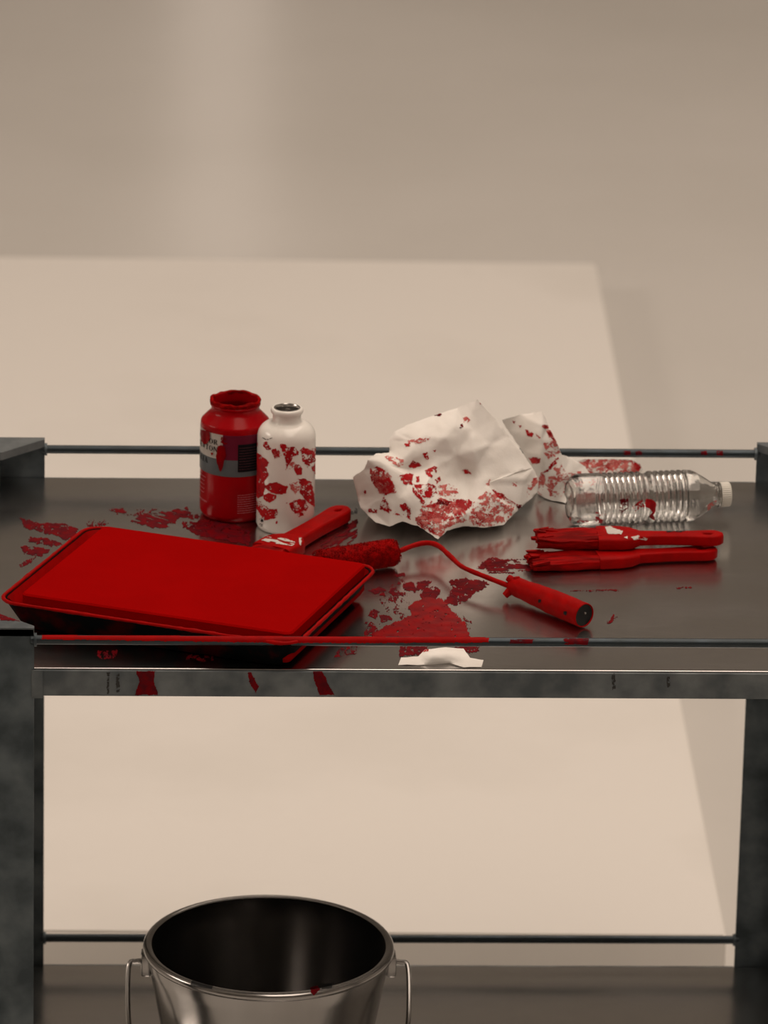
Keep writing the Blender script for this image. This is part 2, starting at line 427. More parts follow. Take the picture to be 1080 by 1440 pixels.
smear(Z8([(305, 280), (350, 262), (470, 262), (450, 290), (380, 320), (310, 315)]), .93)
smear(Z8([(410, 340), (450, 300), (530, 300), (530, 330), (500, 370), (430, 385)]), .9)
smear(Z8([(80, 320), (150, 300), (190, 320), (120, 340)]), .95)
smear(Z8([(215, 330), (240, 322), (262, 340), (240, 355)]), 1, amp=1)
smear(Z8([(245, 215), (305, 208), (310, 225), (260, 228)]), 1, amp=1)
smear(Z8([(150, 480), (210, 480), (230, 500), (170, 515)]), .95)
smear(Z8([(100, 440), (150, 450), (130, 490), (80, 480)]), .95)
smear(Z8([(240, 265), (300, 262), (340, 400), (290, 480), (200, 440), (140, 350)]), .22)
smear(Z8([(60, 520), (150, 540), (170, 610), (60, 615)]), .4)
smear(Z8([(775, 170), (830, 120), (900, 112), (970, 125), (930, 150), (820, 180)]), .97)
smear(Z8([(820, 150), (960, 130), (1100, 128), (1100, 188), (850, 195)]), .7, 'red_smear', ang=0.)
smear(Z8([(850, 200), (1000, 200), (1000, 207), (850, 208)]), .9, amp=1)
smear(Z8([(680, 480), (730, 520), (730, 560), (690, 560)]), .35, 'red_smear')
smear(zc(720, 640, 3.176, [(190, 478), (260, 470), (340, 478), (360, 495), (320, 508), (240, 508)]), .97, 'red_smear', 1.5)  # brown-red ellipse on the shelf in front of the bristles
smear(zc(720, 640, 3.176, [(245, 607), (380, 602), (470, 601), (475, 607), (380, 610)]), .55, 'red_smear', 1.2)
smear(zc(720, 640, 3.176, [(735, 592), (800, 590), (805, 596), (740, 598)]), .7, 'red_smear', 1)
smear(zc(720, 640, 3.176, [(420, 750), (440, 735), (455, 715), (478, 720), (460, 735), (440, 755)]), .5, 'red_smear', 1.5)
smear([(452, 752), (478, 735), (500, 733), (502, 750), (488, 766), (455, 776)], .5, 'red_smear', 2.5, ang=-.5)
smear([(455, 722), (500, 716), (503, 724), (470, 730)], .35, 'dark', 2.0)
smear([(565, 909), (600, 909), (598, 920), (563, 922)], .9)
smear([(640, 909), (672, 909), (673, 916), (640, 919)], .9)
smear([(478, 912), (502, 906), (500, 918), (470, 924)], .45)
smear([(135, 917), (165, 915), (160, 925), (138, 925)], .5); smear([(265, 921), (300, 923), (298, 930), (262, 928)], .5)
for q in ([(192, 944), (218, 944), (216, 956), (222, 977), (190, 977), (196, 958)], [(440, 944), (453, 944), (462, 962), (470, 977), (450, 977), (443, 960)],
          [(348, 945), (353, 945), (364, 966), (360, 975), (352, 962)]):
    paint('paint_drip', q, lip_bvh, M['red_smear'], lip_obj, TR, 1, 1.2)
for q in ([(150, 946), (154, 946), (153, 976), (150, 976)], [(163, 950), (168, 946), (168, 972), (164, 974)], [(860, 948), (865, 947), (865, 968), (861, 970)], [(937, 953), (942, 951), (942, 965), (938, 966)]):
    paint('rust_streak', q, lip_bvh, M['dark'], lip_obj, TR, .8, 1.0)
paint('paint_coat', [(60, 889), (640, 891), (688, 897), (686, 903), (640, 904), (400, 904), (58, 899)], rails['front'][1], M['red'], rails['front'][0], TR, 1, 1.0)
paint('paint_coat', [(718, 899), (750, 899), (748, 905), (716, 905)], rails['front'][1], M['red_smear'], rails['front'][0], TR, .95, .8)
paint('paint_coat', [(792, 898), (828, 898), (826, 907), (794, 906)], rails['front'][1], M['red_smear'], rails['front'][0], TR, .95, .8)
for x in (882, 898, 990, 1012):
    paint('paint_coat', [(x - 5, 634), (x + 4, 634), (x + 5, 640), (x - 4, 640)], rails['back'][1], M['red_smear'], rails['back'][0], TR, .9, .8)
po, cp, b1, b2 = post_bvh[(-1, 0)]
paint('paint_coat', [(-20, 855), (50, 855), (50, 874), (-20, 872)], b2, M['red_smear'], cp, TR, .97, 1)

# ------------------------------------------------------------------ paint jar
def round_prof(P, r=.002, n=4):
    out = []
    for i, p in enumerate(P):
        if i in (0, len(P) - 1): out.append(p); continue
        a, b, c = Vector(P[i - 1]), Vector(p), Vector(P[i + 1])
        ra = min(r, (a - b).length * .45, (c - b).length * .45)
        if ra < 1e-5: out.append(p); continue
        s = b + (a - b).normalized() * ra; e = b + (c - b).normalized() * ra
        for k in range(n + 1):
            t = k / n; q = (1 - t) ** 2 * s + 2 * t * (1 - t) * b + t * t * e; out.append((q.x, q.y))
    return out
JC = on_z(329, 721, H); k = per_px(JC); JR = 48.5 * k; hj = lambda px: hpx(JC, px)
jar = empty('paint_jar', JC, 'open red plastic jar of red paint with a grey and white label', 'paint jar')
T = Matrix.Translation(JC)
rim_r = 34 * k
prof = round_prof([(0, .0), (JR * .9, 0), (JR, .006), (JR, hj(127)), (JR * .985, hj(131)), (rim_r * 1.0, hj(144.5)), (rim_r * .985, hj(151)), (rim_r * 1.04, hj(152)), (rim_r * 1.04, hj(154)),
                   (rim_r, hj(155)), (rim_r, hj(159)), (rim_r * .92, hj(159)), (rim_r * .9, hj(146)), (JR * .93, hj(126)), (JR * .93, hj(110)), (0, hj(110))], .003)
VFj = xf(T, lathe(prof, 64)); jb = link_mesh('jar_body', *VFj, M['jar'], jar, JC)
# crusted lip
V, F = [], []
for i in range(72):
    a = 2 * math.pi * i / 72
    for j in range(10):
        b_ = 2 * math.pi * j / 10
        n1 = float(fbm(math.cos(a) * 4 + 9, math.sin(a) * 4 + b_ * .6, 5)); rr = .0010 + .0022 * n1
        R_ = rim_r * .985
        V.append(JC + Vector(((R_ + rr * math.cos(b_)) * math.cos(a), (R_ + rr * math.cos(b_)) * math.sin(a), hj(158) + .0026 * (n1 - .4) + (rr * (1.9 if math.sin(b_) < 0 else .9)) * math.sin(b_))))
        F.append([i * 10 + j, ((i + 1) % 72) * 10 + j, ((i + 1) % 72) * 10 + (j + 1) % 10, i * 10 + (j + 1) % 10])
V, F = fix_normals(V, F); link_mesh('paint_crust', V, F, M['red_crust'], jar, JC)
link_mesh('paint_fill', *xf(T, lathe([(0, hj(113)), (JR * .5, hj(113.4)), (JR * .80, hj(114)), (JR * .925, hj(117)), (JR * .925, hj(111)), (0, hj(111))], 40)), M['red_wet'], jar, JC)
def cyl_patch(name, t0, t1, z0, z1, mat, off, parent, n=40, R=None, C=None, root=None):
    R = (R or JR) + off; C = C or JC; V, F = [], []
    for i in range(n + 1):
        a = math.radians(t0 + (t1 - t0) * i / n)
        for rr, z in ((R, z0), (R, z1), (R - off * .9, z1), (R - off * .9, z0)):
            V.append(C + Vector((rr * math.sin(a), -rr * math.cos(a), z)))
    for i in range(n):
        for q in range(4): F.append([i * 4 + q, (i + 1) * 4 + q, (i + 1) * 4 + (q + 1) % 4, i * 4 + (q + 1) % 4])
    F.append([0, 1, 2, 3]); F.append([n * 4 + q for q in (3, 2, 1, 0)])
    V, F = fix_normals(V, F)
    return link_mesh(name, V, F, mat, parent, root or C)
lw = cyl_patch('label', -150, -21.5, hj(88), hj(123), M['lab_white'], .0004, jar); lw['label'] = 'white panel of the jar label'
lm = cyl_patch('label', -21.5, 150, hj(88), hj(123), M['lab_mauve'], .0004, jar); lm['label'] = 'mauve panel of the jar label'
lg = cyl_patch('label_band', -150, 150, hj(66), hj(89), M['lab_grey'], .0006, jar)
lk = cyl_patch('label_box', 4, 95, hj(73), hj(111), M['ink'], .0009, jar)
# lettering: serif capitals as strokes bent round the jar
GL = {
 'W': [[(0, 1), (.22, 1), (.36, .25), (.30, 0)], [(.30, 0), (.38, 0), (.55, .8), (.48, .9)], [(.42, 1), (.60, 1), (.74, .25), (.68, 0)], [(.68, 0), (.76, 0), (1, 1), (.92, 1)]],
 'I': [[(.36, 0), (.64, 0), (.64, 1), (.36, 1)], [(.2, 0), (.8, 0), (.8, .07), (.2, .07)], [(.2, .93), (.8, .93), (.8, 1), (.2, 1)]],
 'N': [[(.08, 0), (.2, 0), (.2, 1), (.08, 1)], [(0, 1), (.3, 1), (.95, 0), (.75, 0)], [(.83, 0), (.95, 0), (.95, 1), (.83, 1)], [(0, 0), (.3, 0), (.3, .07), (0, .07)], [(.72, .93), (1.05, .93), (1.05, 1), (.72, 1)]],
 'E': [[(.12, 0), (.36, 0), (.36, 1), (.12, 1)], [(0, 0), (.9, 0), (.9, .1), (0, .1)], [(0, .9), (.85, .9), (.85, 1), (0, 1)], [(.3, .45), (.65, .45), (.65, .55), (.3, .55)], [(.82, 0), (.92, 0), (.92, .3), (.86, .1)], [(.78, 1), (.86, 1), (.86, .72)]],
 'T': [[(.38, 0), (.62, 0), (.62, 1), (.38, 1)], [(.02, .9), (.98, .9), (.98, 1), (.02, 1)], [(.22, 0), (.78, 0), (.78, .07), (.22, .07)], [(.02, 1), (.1, 1), (.02, .7)], [(.9, 1), (.98, 1), (.98, .7)]],
 'R': [[(.1, 0), (.34, 0), (.34, 1), (.1, 1)], [(0, 0), (.45, 0), (.45, .07), (0, .07)], [(.0, .92), (.6, .92), (.6, 1), (.0, 1)], [(.3, .45), (.6, .45), (.6, .53), (.3, .53)], [(.6, 1), (.8, .9), (.85, .73), (.8, .56), (.6, .45), (.62, .56), (.62, .9)], [(.42, .48), (.62, .48), (1.02, 0), (.76, 0)]],
 'A': [[(.0, 0), (.1, 0), (.5, 1), (.44, 1)], [(.42, 1), (.6, 1), (1, 0), (.72, 0)], [(.2, .3), (.75, .3), (.75, .38), (.2, .38)], [(-.08, 0), (.22, 0), (.22, .07), (-.08, .07)], [(.62, 0), (1.08, 0), (1.08, .07), (.62, .07)]],
 'L': [[(.14, 0), (.38, 0), (.38, 1), (.14, 1)], [(0, 0), (.9, 0), (.9, .1), (0, .1)], [(.8, 0), (.92, 0), (.92, .35)], [(0, .93), (.52, .93), (.52, 1), (0, 1)]]}
def ring(cx, cy, ro, hi_, wo, wi, a0=0, a1=360, n=22):
    out = []
    for i in range(n):
        a, b = math.radians(a0 + (a1 - a0) * i / n), math.radians(a0 + (a1 - a0) * (i + 1) / n)
        out.append([(cx + ro * math.cos(a), cy + hi_ * math.sin(a)), (cx + ro * math.cos(b), cy + hi_ * math.sin(b)), (cx + wo * math.cos(b), cy + wi * math.sin(b)), (cx + wo * math.cos(a), cy + wi * math.sin(a))])
    return out
GL['O'] = ring(.5, .5, .52, .53, .27, .45)
GL['S'] = ring(.5, .75, .38, .27, .22, .19, 20, 270, 12) + ring(.5, .25, .42, .27, .2, .19, -160, 90, 12)
GL['G'] = ring(.5, .5, .52, .53, .26, .45, 40, 320, 18) + [[(.62, 0), (.95, 0), (.95, .42), (.62, .42)]]
def cyl_text(name, text, theta_end, zbase, h, adv, mat, parent, off, C, R):
    V, F = [], []
    arc = R * math.radians(theta_end) - adv * len(text)
    for ch in text:
        for poly in GL.get(ch, []):
            n = len(V)
            for (x, y) in poly:
                a = (arc + x * adv * .86) / R
                V.append(C + Vector(((R + off) * math.sin(a), -(R + off) * math.cos(a), zbase + y * h)))
            F.append(list(range(n, n + len(poly))))
        arc += adv
    return link_mesh(name, V, F, mat, parent, C, False)
cyl_text('lettering', 'WINSOR', -29, hj(108.5), hj(6.6), 8.0 * k, M['ink'], lw, .0009, JC, JR)
cyl_text('lettering', 'NEWTON', -29, hj(98.5), hj(7.0), 8.0 * k, M['ink'], lw, .0009, JC, JR)
cyl_text('lettering', 'GALERIA', -50, hj(80.0), hj(7.5), 7.5 * k, M['ink'], lg, .0009, JC, JR)
def cyl_rows(name, t0, t1, ztop, rows, dz, h, mat, parent, off, C, R, seed, tilt=0):
    rr = random.Random(seed); V, F = [], []
    for r in range(rows):
        a = t0; end = t1 - rr.uniform(0, (t1 - t0) * .35)
        while a < end:
            w_ = rr.uniform(1.0, 4.0); b = min(a + w_, end); z = ztop - r * dz; n = len(V)
            for (t, zz) in ((a, z), (b, z), (b, z + h), (a, z + h)):
                V.append(C + Vector(((R + off) * math.sin(math.radians(t)), -(R + off) * math.cos(math.radians(t)), zz)))
            F.append([n, n + 1, n + 2, n + 3]); a = b + rr.uniform(.5, 1.1)
    return link_mesh(name, V, F, mat, parent, C, False)
cyl_rows('fine_print', -90, -52, hj(58), 5, hj(5.6), hj(1.1), M['ink_pink'], jb, .0004, JC, JR, 3)
cyl_rows('fine_print', -90, -42, hj(24), 1, hj(5.6), hj(2.2), M['ink_pink'], jb, .0004, JC, JR, 5)
cyl_rows('fine_print', 4, 62, hj(40), 9, hj(3.1), hj(1.0), M['ink_pink'], jb, .0004, JC, JR, 4)
cyl_rows('fine_print', 6, 70, hj(106), 9, hj(3.7), hj(.7), M['ink_dim'], lk, .0003, JC, JR + .0009, 6)
jar_bvh = BVHTree.FromPolygons(*VFj)
ZJ = lambda P: zc(270, 600, 10.8, P)
for q in ([(140, 40), (290, 70), (285, 180), (240, 250), (200, 265), (165, 220), (150, 120)],
          [(400, 290), (450, 268), (505, 310), (525, 440), (490, 520), (480, 600), (445, 690), (420, 640), (385, 540), (375, 450), (385, 360)],
          [(300, 390), (335, 388), (330, 420), (308, 432)]):
    paint('paint_drip', ZJ(q), jar_bvh, M['red_wet'], jar, JC, 1, .6, .4, off=.0016)
paint('paint_drip', ZJ([(450, 150), (520, 170), (540, 250), (470, 280), (440, 240)]), jar_bvh, M['red_wet'], jar, JC, .55, .8, .4, off=.0013, ang=.5)

# ------------------------------------------------------------------ white bottle
BC = on_z(401, 740, H); k = per_px(BC); BR = 41 * k; hb = lambda px: hpx(BC, px)
bot = empty('drinking_bottle', BC, 'white enamelled metal bottle smeared with red finger marks', 'bottle')
prof = [(0, .002), (BR * .8, .002), (BR * .86, 0), (BR * .94, .001), (BR, .006), (BR, hb(126))]
for i in range(1, 11):                                  # rounded shoulder
    a = math.pi / 2 * i / 10
    prof.append((BR * .52 + BR * .48 * math.cos(a), hb(126) + hb(20.5) * math.sin(a)))
NR = 19.8 * k
prof += [(NR * 1.02, hb(147.5)), (NR, hb(149.5)), (NR, hb(158)), (NR * 1.04, hb(159))]
for i in range(7):
    a = -math.pi / 2 + math.pi * i / 6
    prof.append((NR * 1.05 + .0016 * math.cos(a) * 1.2, hb(162.5) + .0034 * math.sin(a)))
prof += [(NR * .93, hb(166))]
VFb = xf(Matrix.Translation(BC), lathe(prof, 64)); bb = link_mesh('bottle_body', *VFb, M['enamel'], bot, BC, True, 50)
inner = [(NR * .94, hb(166.2)), (NR * .86, hb(166.4)), (NR * .80, hb(165)), (NR * .78, hb(161)), (NR * .8, hb(158.5))]
link_mesh('bottle_mouth', *xf(Matrix.Translation(BC), lathe(inner, 48)), M['chrome'], bot, BC)
link_mesh('bottle_inside', *xf(Matrix.Translation(BC), lathe([(NR * .8, hb(159)), (NR * .8, hb(140)), (0, hb(139))], 48)), M['chrome'], bot, BC)
bvhb = BVHTree.FromPolygons(*VFb)
ZB = lambda P: zc(260, 530, 5.4, P)
for q, dn, mt in (
    ([(536, 570), (575, 590), (610, 620), (640, 650), (620, 700), (640, 740), (600, 800), (610, 830), (600, 900), (560, 920), (536, 900)], .97, 'red_stain'),
    ([(590, 500), (620, 485), (640, 510), (655, 550), (625, 555), (600, 530)], .8, 'red_stain'),
    ([(540, 490), (556, 500), (554, 530), (540, 530)], .9, 'red_stain'),
    ([(660, 555), (690, 545), (725, 570), (735, 600), (715, 620), (690, 630), (670, 590)], .75, 'red_stain'),
    ([(670, 560), (720, 575), (725, 600), (690, 620)], .6, 'pink'),
    ([(715, 510), (760, 510), (790, 540), (830, 530), (870, 570), (860, 590), (820, 600), (800, 650), (765, 710), (765, 640), (745, 570)], .85, 'red_stain'),
    ([(870, 550), (900, 530), (950, 550), (992, 530), (992, 640), (960, 650), (930, 690), (895, 640), (880, 590)], .72, 'red_stain'),
    ([(835, 670), (870, 660), (895, 700), (885, 740), (850, 740), (830, 705)], .93, 'red_stain'),
    ([(770, 650), (830, 640), (860, 690), (790, 700)], .4, 'pink'),
    ([(600, 830), (650, 805), (700, 800), (740, 820), (782, 835), (770, 880), (720, 895), (670, 885), (640, 870)], .98, 'red_stain'),
    ([(600, 890), (640, 885), (700, 900), (690, 930), (640, 960), (600, 930)], .96, 'red_stain'),
    ([(536, 930), (600, 960), (640, 1000), (700, 1005), (712, 1030), (690, 1080), (640, 1080), (600, 1090), (570, 1040), (536, 990)], .78, 'red_stain'),
    ([(790, 810), (850, 790), (870, 800), (870, 860), (840, 890), (800, 850)], .6, 'pink'),
    ([(855, 770), (910, 770), (960, 800), (978, 870), (990, 990), (950, 960), (900, 920), (870, 870), (880, 830)], .88, 'red_stain'),
    ([(790, 965), (830, 940), (870, 925), (920, 940), (940, 980), (910, 1050), (860, 1058), (820, 1020)], .72, 'red_stain'),
    ([(960, 680), (992, 650), (992, 740), (970, 720)], .85, 'red_stain'),
    ([(690, 1095), (708, 1092), (705, 1112), (693, 1112)], 1, 'red_stain'),
    ([(768, 958), (780, 955), (778, 966)], 1, 'red_stain')):
    paint('paint_mark', ZB(q), bvhb, M[mt], bot, BC, dn, 1.3, .45, off=.00035)
# small printed mark near the foot and a thin scratch on the shoulder
for q in ([(568, 1078), (580, 1070), (594, 1080), (598, 1098), (590, 1112), (574, 1112), (566, 1096)],):
    paint('printed_mark', ZB(q), bvhb, M['ink'], bot, BC, .45, .4, .3, off=.0004)
paint('printed_mark', ZB([(566, 1116), (594, 1118), (594, 1122), (566, 1120)]), bvhb, M['ink'], bot, BC, 1, .2, .3, off=.0004)
paint('printed_mark', ZB([(572, 1128), (592, 1130), (592, 1134), (572, 1132)]), bvhb, M['ink'], bot, BC, 1, .2, .3, off=.0004)
paint('scratch', ZB([(588, 458), (620, 474), (664, 462), (664, 466), (620, 480), (590, 464)]), bvhb, M['ink'], bot, BC, .8, .2, .3, off=.0004)

# ------------------------------------------------------------------ crumpled papers
def crumple(name, pts, nout, gref, edges, back, label, cat, group, seed, noise=.0022, iters=2, levels=3, mat='paper'):
    YR = on_z(gref[0], gref[1], H).y
    P2 = [Vector((a[0], a[1])) for a in pts]
    E = [(i, (i + 1) % nout) for i in range(nout)] + edges
    r = delaunay_2d_cdt(P2, E, [], 1, 1e-4)
    co = [tuple(v) for v in r[0]]; tris = [tuple(t) for t in r[2]]
    def depth(i):
        src = r[3][i]
        j = src[0] if src else None
        if j is None: return 0.
        a = pts[j]
        if a[2] == 'g': return YR - on_z(a[0], a[1], H + .0012).y
        return a[2] / 1000.
    D = [depth(i) for i in range(len(co))]
    # original vertices inserted by crossing edges get a neighbour mean
    for i in range(len(co)):
        if not r[3][i]:
            nb = [j for t in tris if i in t for j in t if j != i and r[3][j]]; D[i] = sum(D[j] for j in nb) / max(1, len(nb))
    co = [list(c) for c in co]
    for _ in range(levels):
        cache = {}; nt = []
        def mid(a, b):
            kk = (min(a, b), max(a, b))
            if kk not in cache:
                cache[kk] = len(co); co.append([(co[a][0] + co[b][0]) / 2, (co[a][1] + co[b][1]) / 2]); D.append((D[a] + D[b]) / 2)
            return cache[kk]
        for a, b, c in tris:
            ab, bc, ca = mid(a, b), mid(b, c), mid(c, a)
            nt += [(a, ab, ca), (ab, b, bc), (ca, bc, c), (ab, bc, ca)]
        tris = nt
        # boundary of the patch, kept; inside smoothed a little
        cnt = {}
        for t in tris:
            for a, b in ((t[0], t[1]), (t[1], t[2]), (t[2], t[0])):
                kk = (min(a, b), max(a, b)); cnt[kk] = cnt.get(kk, 0) + 1
        bnd = {v for e, c in cnt.items() if c == 1 for v in e}
        nbr = [set() for _ in co]
        for a, b in cnt: nbr[a].add(b); nbr[b].add(a)
        for _i in range(iters):
            D = [D[i] if i in bnd else .5 * D[i] + .5 * sum(D[j] for j in nbr[i]) / len(nbr[i]) for i in range(len(co))]
    C = np.array(co); B = np.array([co[i] for i in bnd])
    dist = np.array([np.min(np.hypot(B[:, 0] - c[0], B[:, 1] - c[1])) for c in C])
    infl = np.clip(dist / 10, 0, 1)
    def ridged(x, y, s): return 1 - np.abs(2 * vnoise(x, y, s) - 1)
    nz = (ridged(C[:, 0] / 34 + .3 * C[:, 1] / 34, C[:, 1] / 30, seed) ** 2 - .35) * noise + (ridged(C[:, 0] / 13, C[:, 1] / 15 - .4 * C[:, 0] / 15, seed + 9) ** 2 - .35) * noise * .42
    jit = np.clip(1 - dist / 3, 0, 1) * 1.3
    front, backv = [], []
    for i in range(len(co)):
        x = co[i][0] + jit[i] * (float(vnoise(co[i][0] / 4, co[i][1] / 4, seed + 4)) - .5); y = co[i][1] + jit[i] * (float(vnoise(co[i][0] / 4, co[i][1] / 4, seed + 5)) - .5)
        d_ = D[i] + float(nz[i]) * float(infl[i])
        q = on_y(x, y, YR - d_)
        if q.z < H + .0010: q = on_z(x, y, H + .0010)
        front.append(q)
    V = list(front); F = [list(t) for t in tris]; mp = {}
    for i in range(len(co)):
        if i in bnd: mp[i] = i
        else:
            th = .11 * float(np.clip(dist[i] / 26, 0, 1)) ** .7
            q = on_y(co[i][0], co[i][1], min(YR - D[i] + .004 + th, YR + back))
            if q.y < front[i].y + .002: q = on_y(co[i][0], co[i][1], front[i].y + .002)
            if q.z < H + .0005: q = Vector((q.x, q.y, H + .0005))
            mp[i] = len(V); V.append(q)
    F += [[mp[c], mp[b], mp[a]] for a, b, c in tris]
    V, F = fix_normals(V, F)
    root = sum((Vector(v) for v in V), Vector()) / len(V); root.z = H
    o = link_mesh(name, V, F, M[mat], None, root, True, 60)
    tag(o, label, cat, group)
    return o, BVHTree.FromPolygons(V, F), root
G = 'g'
out1 = [(671, 562, -15), (641, 574, -10), (614, 583, -5), (576, 596, 0), (555, 607, 5), (548, 618, 10), (547, 636, 20), (529, 638, 34), (517, 647, 42), (512, 660, 36), (496, 671, 20), (502, 697, 32), (507, 715, 46),
        (529, 735, 66), (548, 740, 78), (566, 733, 84), (588, 740, 98), (616, 758, 112), (629, 746, 100), (650, 740, 76), (684, 742, 72), (708, 738, 58), (727, 719, 28), (745, 703, 8), (757, 691, -5), (757, 674, -10), (749, 658, -12), (732, 633, -15), (714, 611, -18), (696, 589, -18)]
in1 = [(600, 610, 26), (640, 600, 24), (665, 605, 12), (690, 625, 8), (667, 634, 40), (640, 640, 30), (655, 672, 14), (672, 655, 34), (684, 680, 52), (659, 719, 80), (720, 665, 14), (735, 680, 12), (700, 705, 54), (600, 640, 42), (570, 648, 50),
       (545, 655, 68), (580, 672, 62), (610, 700, 84), (560, 700, 80), (535, 700, 64), (520, 675, 52), (590, 715, 96), (620, 735, 106), (640, 700, 64), (630, 670, 40), (610, 660, 46), (525, 720, 54), (585, 622, 40), (625, 615, 40), (575, 660, 38), (595, 690, 90)]
n1 = len(out1)
pts = out1 + in1
ix = {(a[0], a[1]): i for i, a in enumerate(pts)}
e1 = [(ix[(749, 658)], ix[(684, 680)]), (ix[(684, 680)], ix[(659, 719)]), (ix[(659, 719)], ix[(629, 746)]), (ix[(671, 562)], ix[(665, 605)]), (ix[(665, 605)], ix[(667, 634)]), (ix[(667, 634)], ix[(672, 655)]),
      (ix[(684, 680)], ix[(727, 719)]), (ix[(547, 636)], ix[(570, 648)]), (ix[(570, 648)], ix[(580, 672)]), (ix[(580, 672)], ix[(595, 690)]), (ix[(595, 690)], ix[(610, 700)]), (ix[(610, 700)], ix[(620, 735)]), (ix[(672, 655)], ix[(684, 680)])]
pap, pbv, proot = crumple('crumpled_paper', pts, n1, (640, 725), e1, .030, 'large crumpled sheet of white paper blotched with red paint', 'paper', None, 3, iters=1)
ZP = lambda P: zc(480, 540, 2.4545, P)
def stain(o, bv, root, P, dn, mt, amp=1.8, ang=None):
    paint('paint_stain', ZP(P), bv, M[mt], o, root, dn, amp, .6, off=.0004, ang=ang)
for P, dn, mt in (
    ([(98, 290), (125, 285), (150, 295), (165, 315), (180, 345), (185, 370), (165, 380), (150, 385), (135, 375), (115, 350), (100, 325)], .8, 'red_stain'),
    ([(100, 300), (170, 310), (190, 375), (130, 380)], .5, 'pink'),
    ([(150, 250), (180, 250), (215, 262), (218, 275), (195, 285), (175, 275)], .55, 'pink'),
    ([(225, 195), (270, 188), (310, 185), (300, 195), (270, 207), (240, 205)], .6, 'pink'),
    ([(218, 207), (238, 207), (235, 215), (222, 216)], 1, 'red_stain'),
    ([(318, 103), (335, 98), (347, 102), (340, 110), (322, 110)], 1, 'red_smear'),
    ([(475, 60), (486, 62), (488, 70), (478, 70)], 1, 'red_stain'),
    ([(420, 118), (435, 112), (445, 125), (435, 135), (422, 130)], .7, 'pink'),
    ([(405, 140), (418, 138), (418, 150), (408, 155)], .6, 'red_smear'),
    ([(280, 240), (298, 235), (300, 262), (290, 265)], .75, 'red_stain'),
    ([(312, 228), (325, 226), (322, 236)], .9, 'red_stain'),
    ([(228, 278), (245, 265), (272, 270), (275, 282), (250, 290), (232, 288)], .95, 'red_stain'),
    ([(290, 300), (300, 318), (312, 322), (308, 305), (328, 305), (328, 288), (318, 285)], .85, 'red_stain'),
    ([(195, 320), (225, 310), (248, 310), (245, 350), (215, 345)], .85, 'red_stain'),
    ([(250, 350), (300, 345), (325, 350), (330, 380), (300, 400), (265, 375)], .6, 'red_stain'),
    ([(258, 320), (270, 320), (268, 340), (260, 340)], .9, 'red_stain'),
    ([(240, 345), (262, 370), (290, 410), (280, 415), (250, 380)], .8, 'red_stain'),
    ([(330, 355), (370, 345), (400, 360), (405, 385), (360, 390), (335, 385)], .5, 'pink'),
    ([(385, 400), (420, 397), (452, 405), (450, 420), (430, 440), (395, 425)], .92, 'red_stain'),
    ([(330, 400), (375, 405), (365, 420), (330, 415)], .9, 'red_smear'),
    ([(280, 420), (340, 390), (380, 400), (430, 440), (440, 470), (400, 480), (360, 500), (340, 530), (310, 510), (275, 490), (255, 470)], .55, 'pink'),
    ([(285, 425), (340, 395), (380, 405), (425, 440), (400, 470), (330, 480), (270, 470)], .48, 'red_stain'),
    ([(255, 460), (300, 470), (330, 520), (300, 510), (265, 490)], .5, 'red_stain'),
    ([(200, 415), (225, 408), (238, 440), (240, 468), (215, 455)], .65, 'red_stain'),
    ([(130, 430), (150, 380), (165, 430), (210, 455), (160, 445)], .55, 'red_stain'),
    ([(440, 470), (460, 400), (500, 370), (560, 390), (600, 420), (580, 470), (520, 490), (460, 490)], .5, 'pink'),
    ([(440, 455), (490, 430), (540, 440), (500, 485), (450, 485)], .3, 'red_stain'),
    ([(515, 362), (540, 375), (562, 385), (555, 398), (535, 390)], .95, 'red_stain'),
    ([(520, 365), (600, 410), (620, 425), (600, 415)], .9, 'red_stain'),
    ([(600, 420), (622, 418), (620, 435), (608, 435)], 1, 'red_smear'),
    ([(640, 345), (670, 325), (678, 340), (655, 370), (640, 390)], .5, 'pink'),
    ([(660, 322), (675, 325), (668, 332)], 1, 'red_stain'),
    ([(590, 340), (608, 338), (606, 352), (592, 350)], .5, 'pink'),
    ([(95, 430), (125, 435), (120, 445), (95, 440)], .8, 'red_stain'),
    ([(75, 370), (85, 365), (82, 385)], 1, 'red_stain'),
    ([(415, 295), (435, 295), (450, 308), (445, 315), (420, 305)], .7, 'red_stain'),
    ([(325, 330), (340, 320), (345, 330), (328, 345)], .8, 'red_stain'),
    ([(500, 345), (515, 328), (512, 350), (505, 358)], .6, 'pink')):
    stain(pap, pbv, proot, P, dn, mt)

out2 = [(706, 591, -10), (733, 583, -5), (763, 578, 0), (771, 599, 5), (783, 621, 10), (790, 640, 5), (803, 643, -5), (820, 654, -10), (832, 668, -10), (826, 688, 0), (798, 708, G), (773, 703, G), (755, 694, -6), (748, 665, -6), (735, 635, -10), (716, 608, -12)]
in2 = [(763, 600, 20), (758, 640, 28), (740, 610, 12), (775, 640, 14), (770, 672, 18), (790, 670, 22), (808, 668, 10), (785, 690, 16), (761, 620, 24)]
pts = out2 + in2; ix = {(a[0], a[1]): i for i, a in enumerate(pts)}
e2 = [(ix[(763, 578)], ix[(763, 600)]), (ix[(763, 600)], ix[(761, 620)]), (ix[(761, 620)], ix[(758, 640)]), (ix[(790, 640)], ix[(775, 640)]), (ix[(775, 640)], ix[(770, 672)])]
pap2, pbv2, proot2 = crumple('crumpled_paper', pts, len(out2), (775, 701), e2, .030, 'smaller crumpled sheet of white paper standing up between the big sheet and the clear bottle', 'paper', None, 8, noise=.002, iters=1)
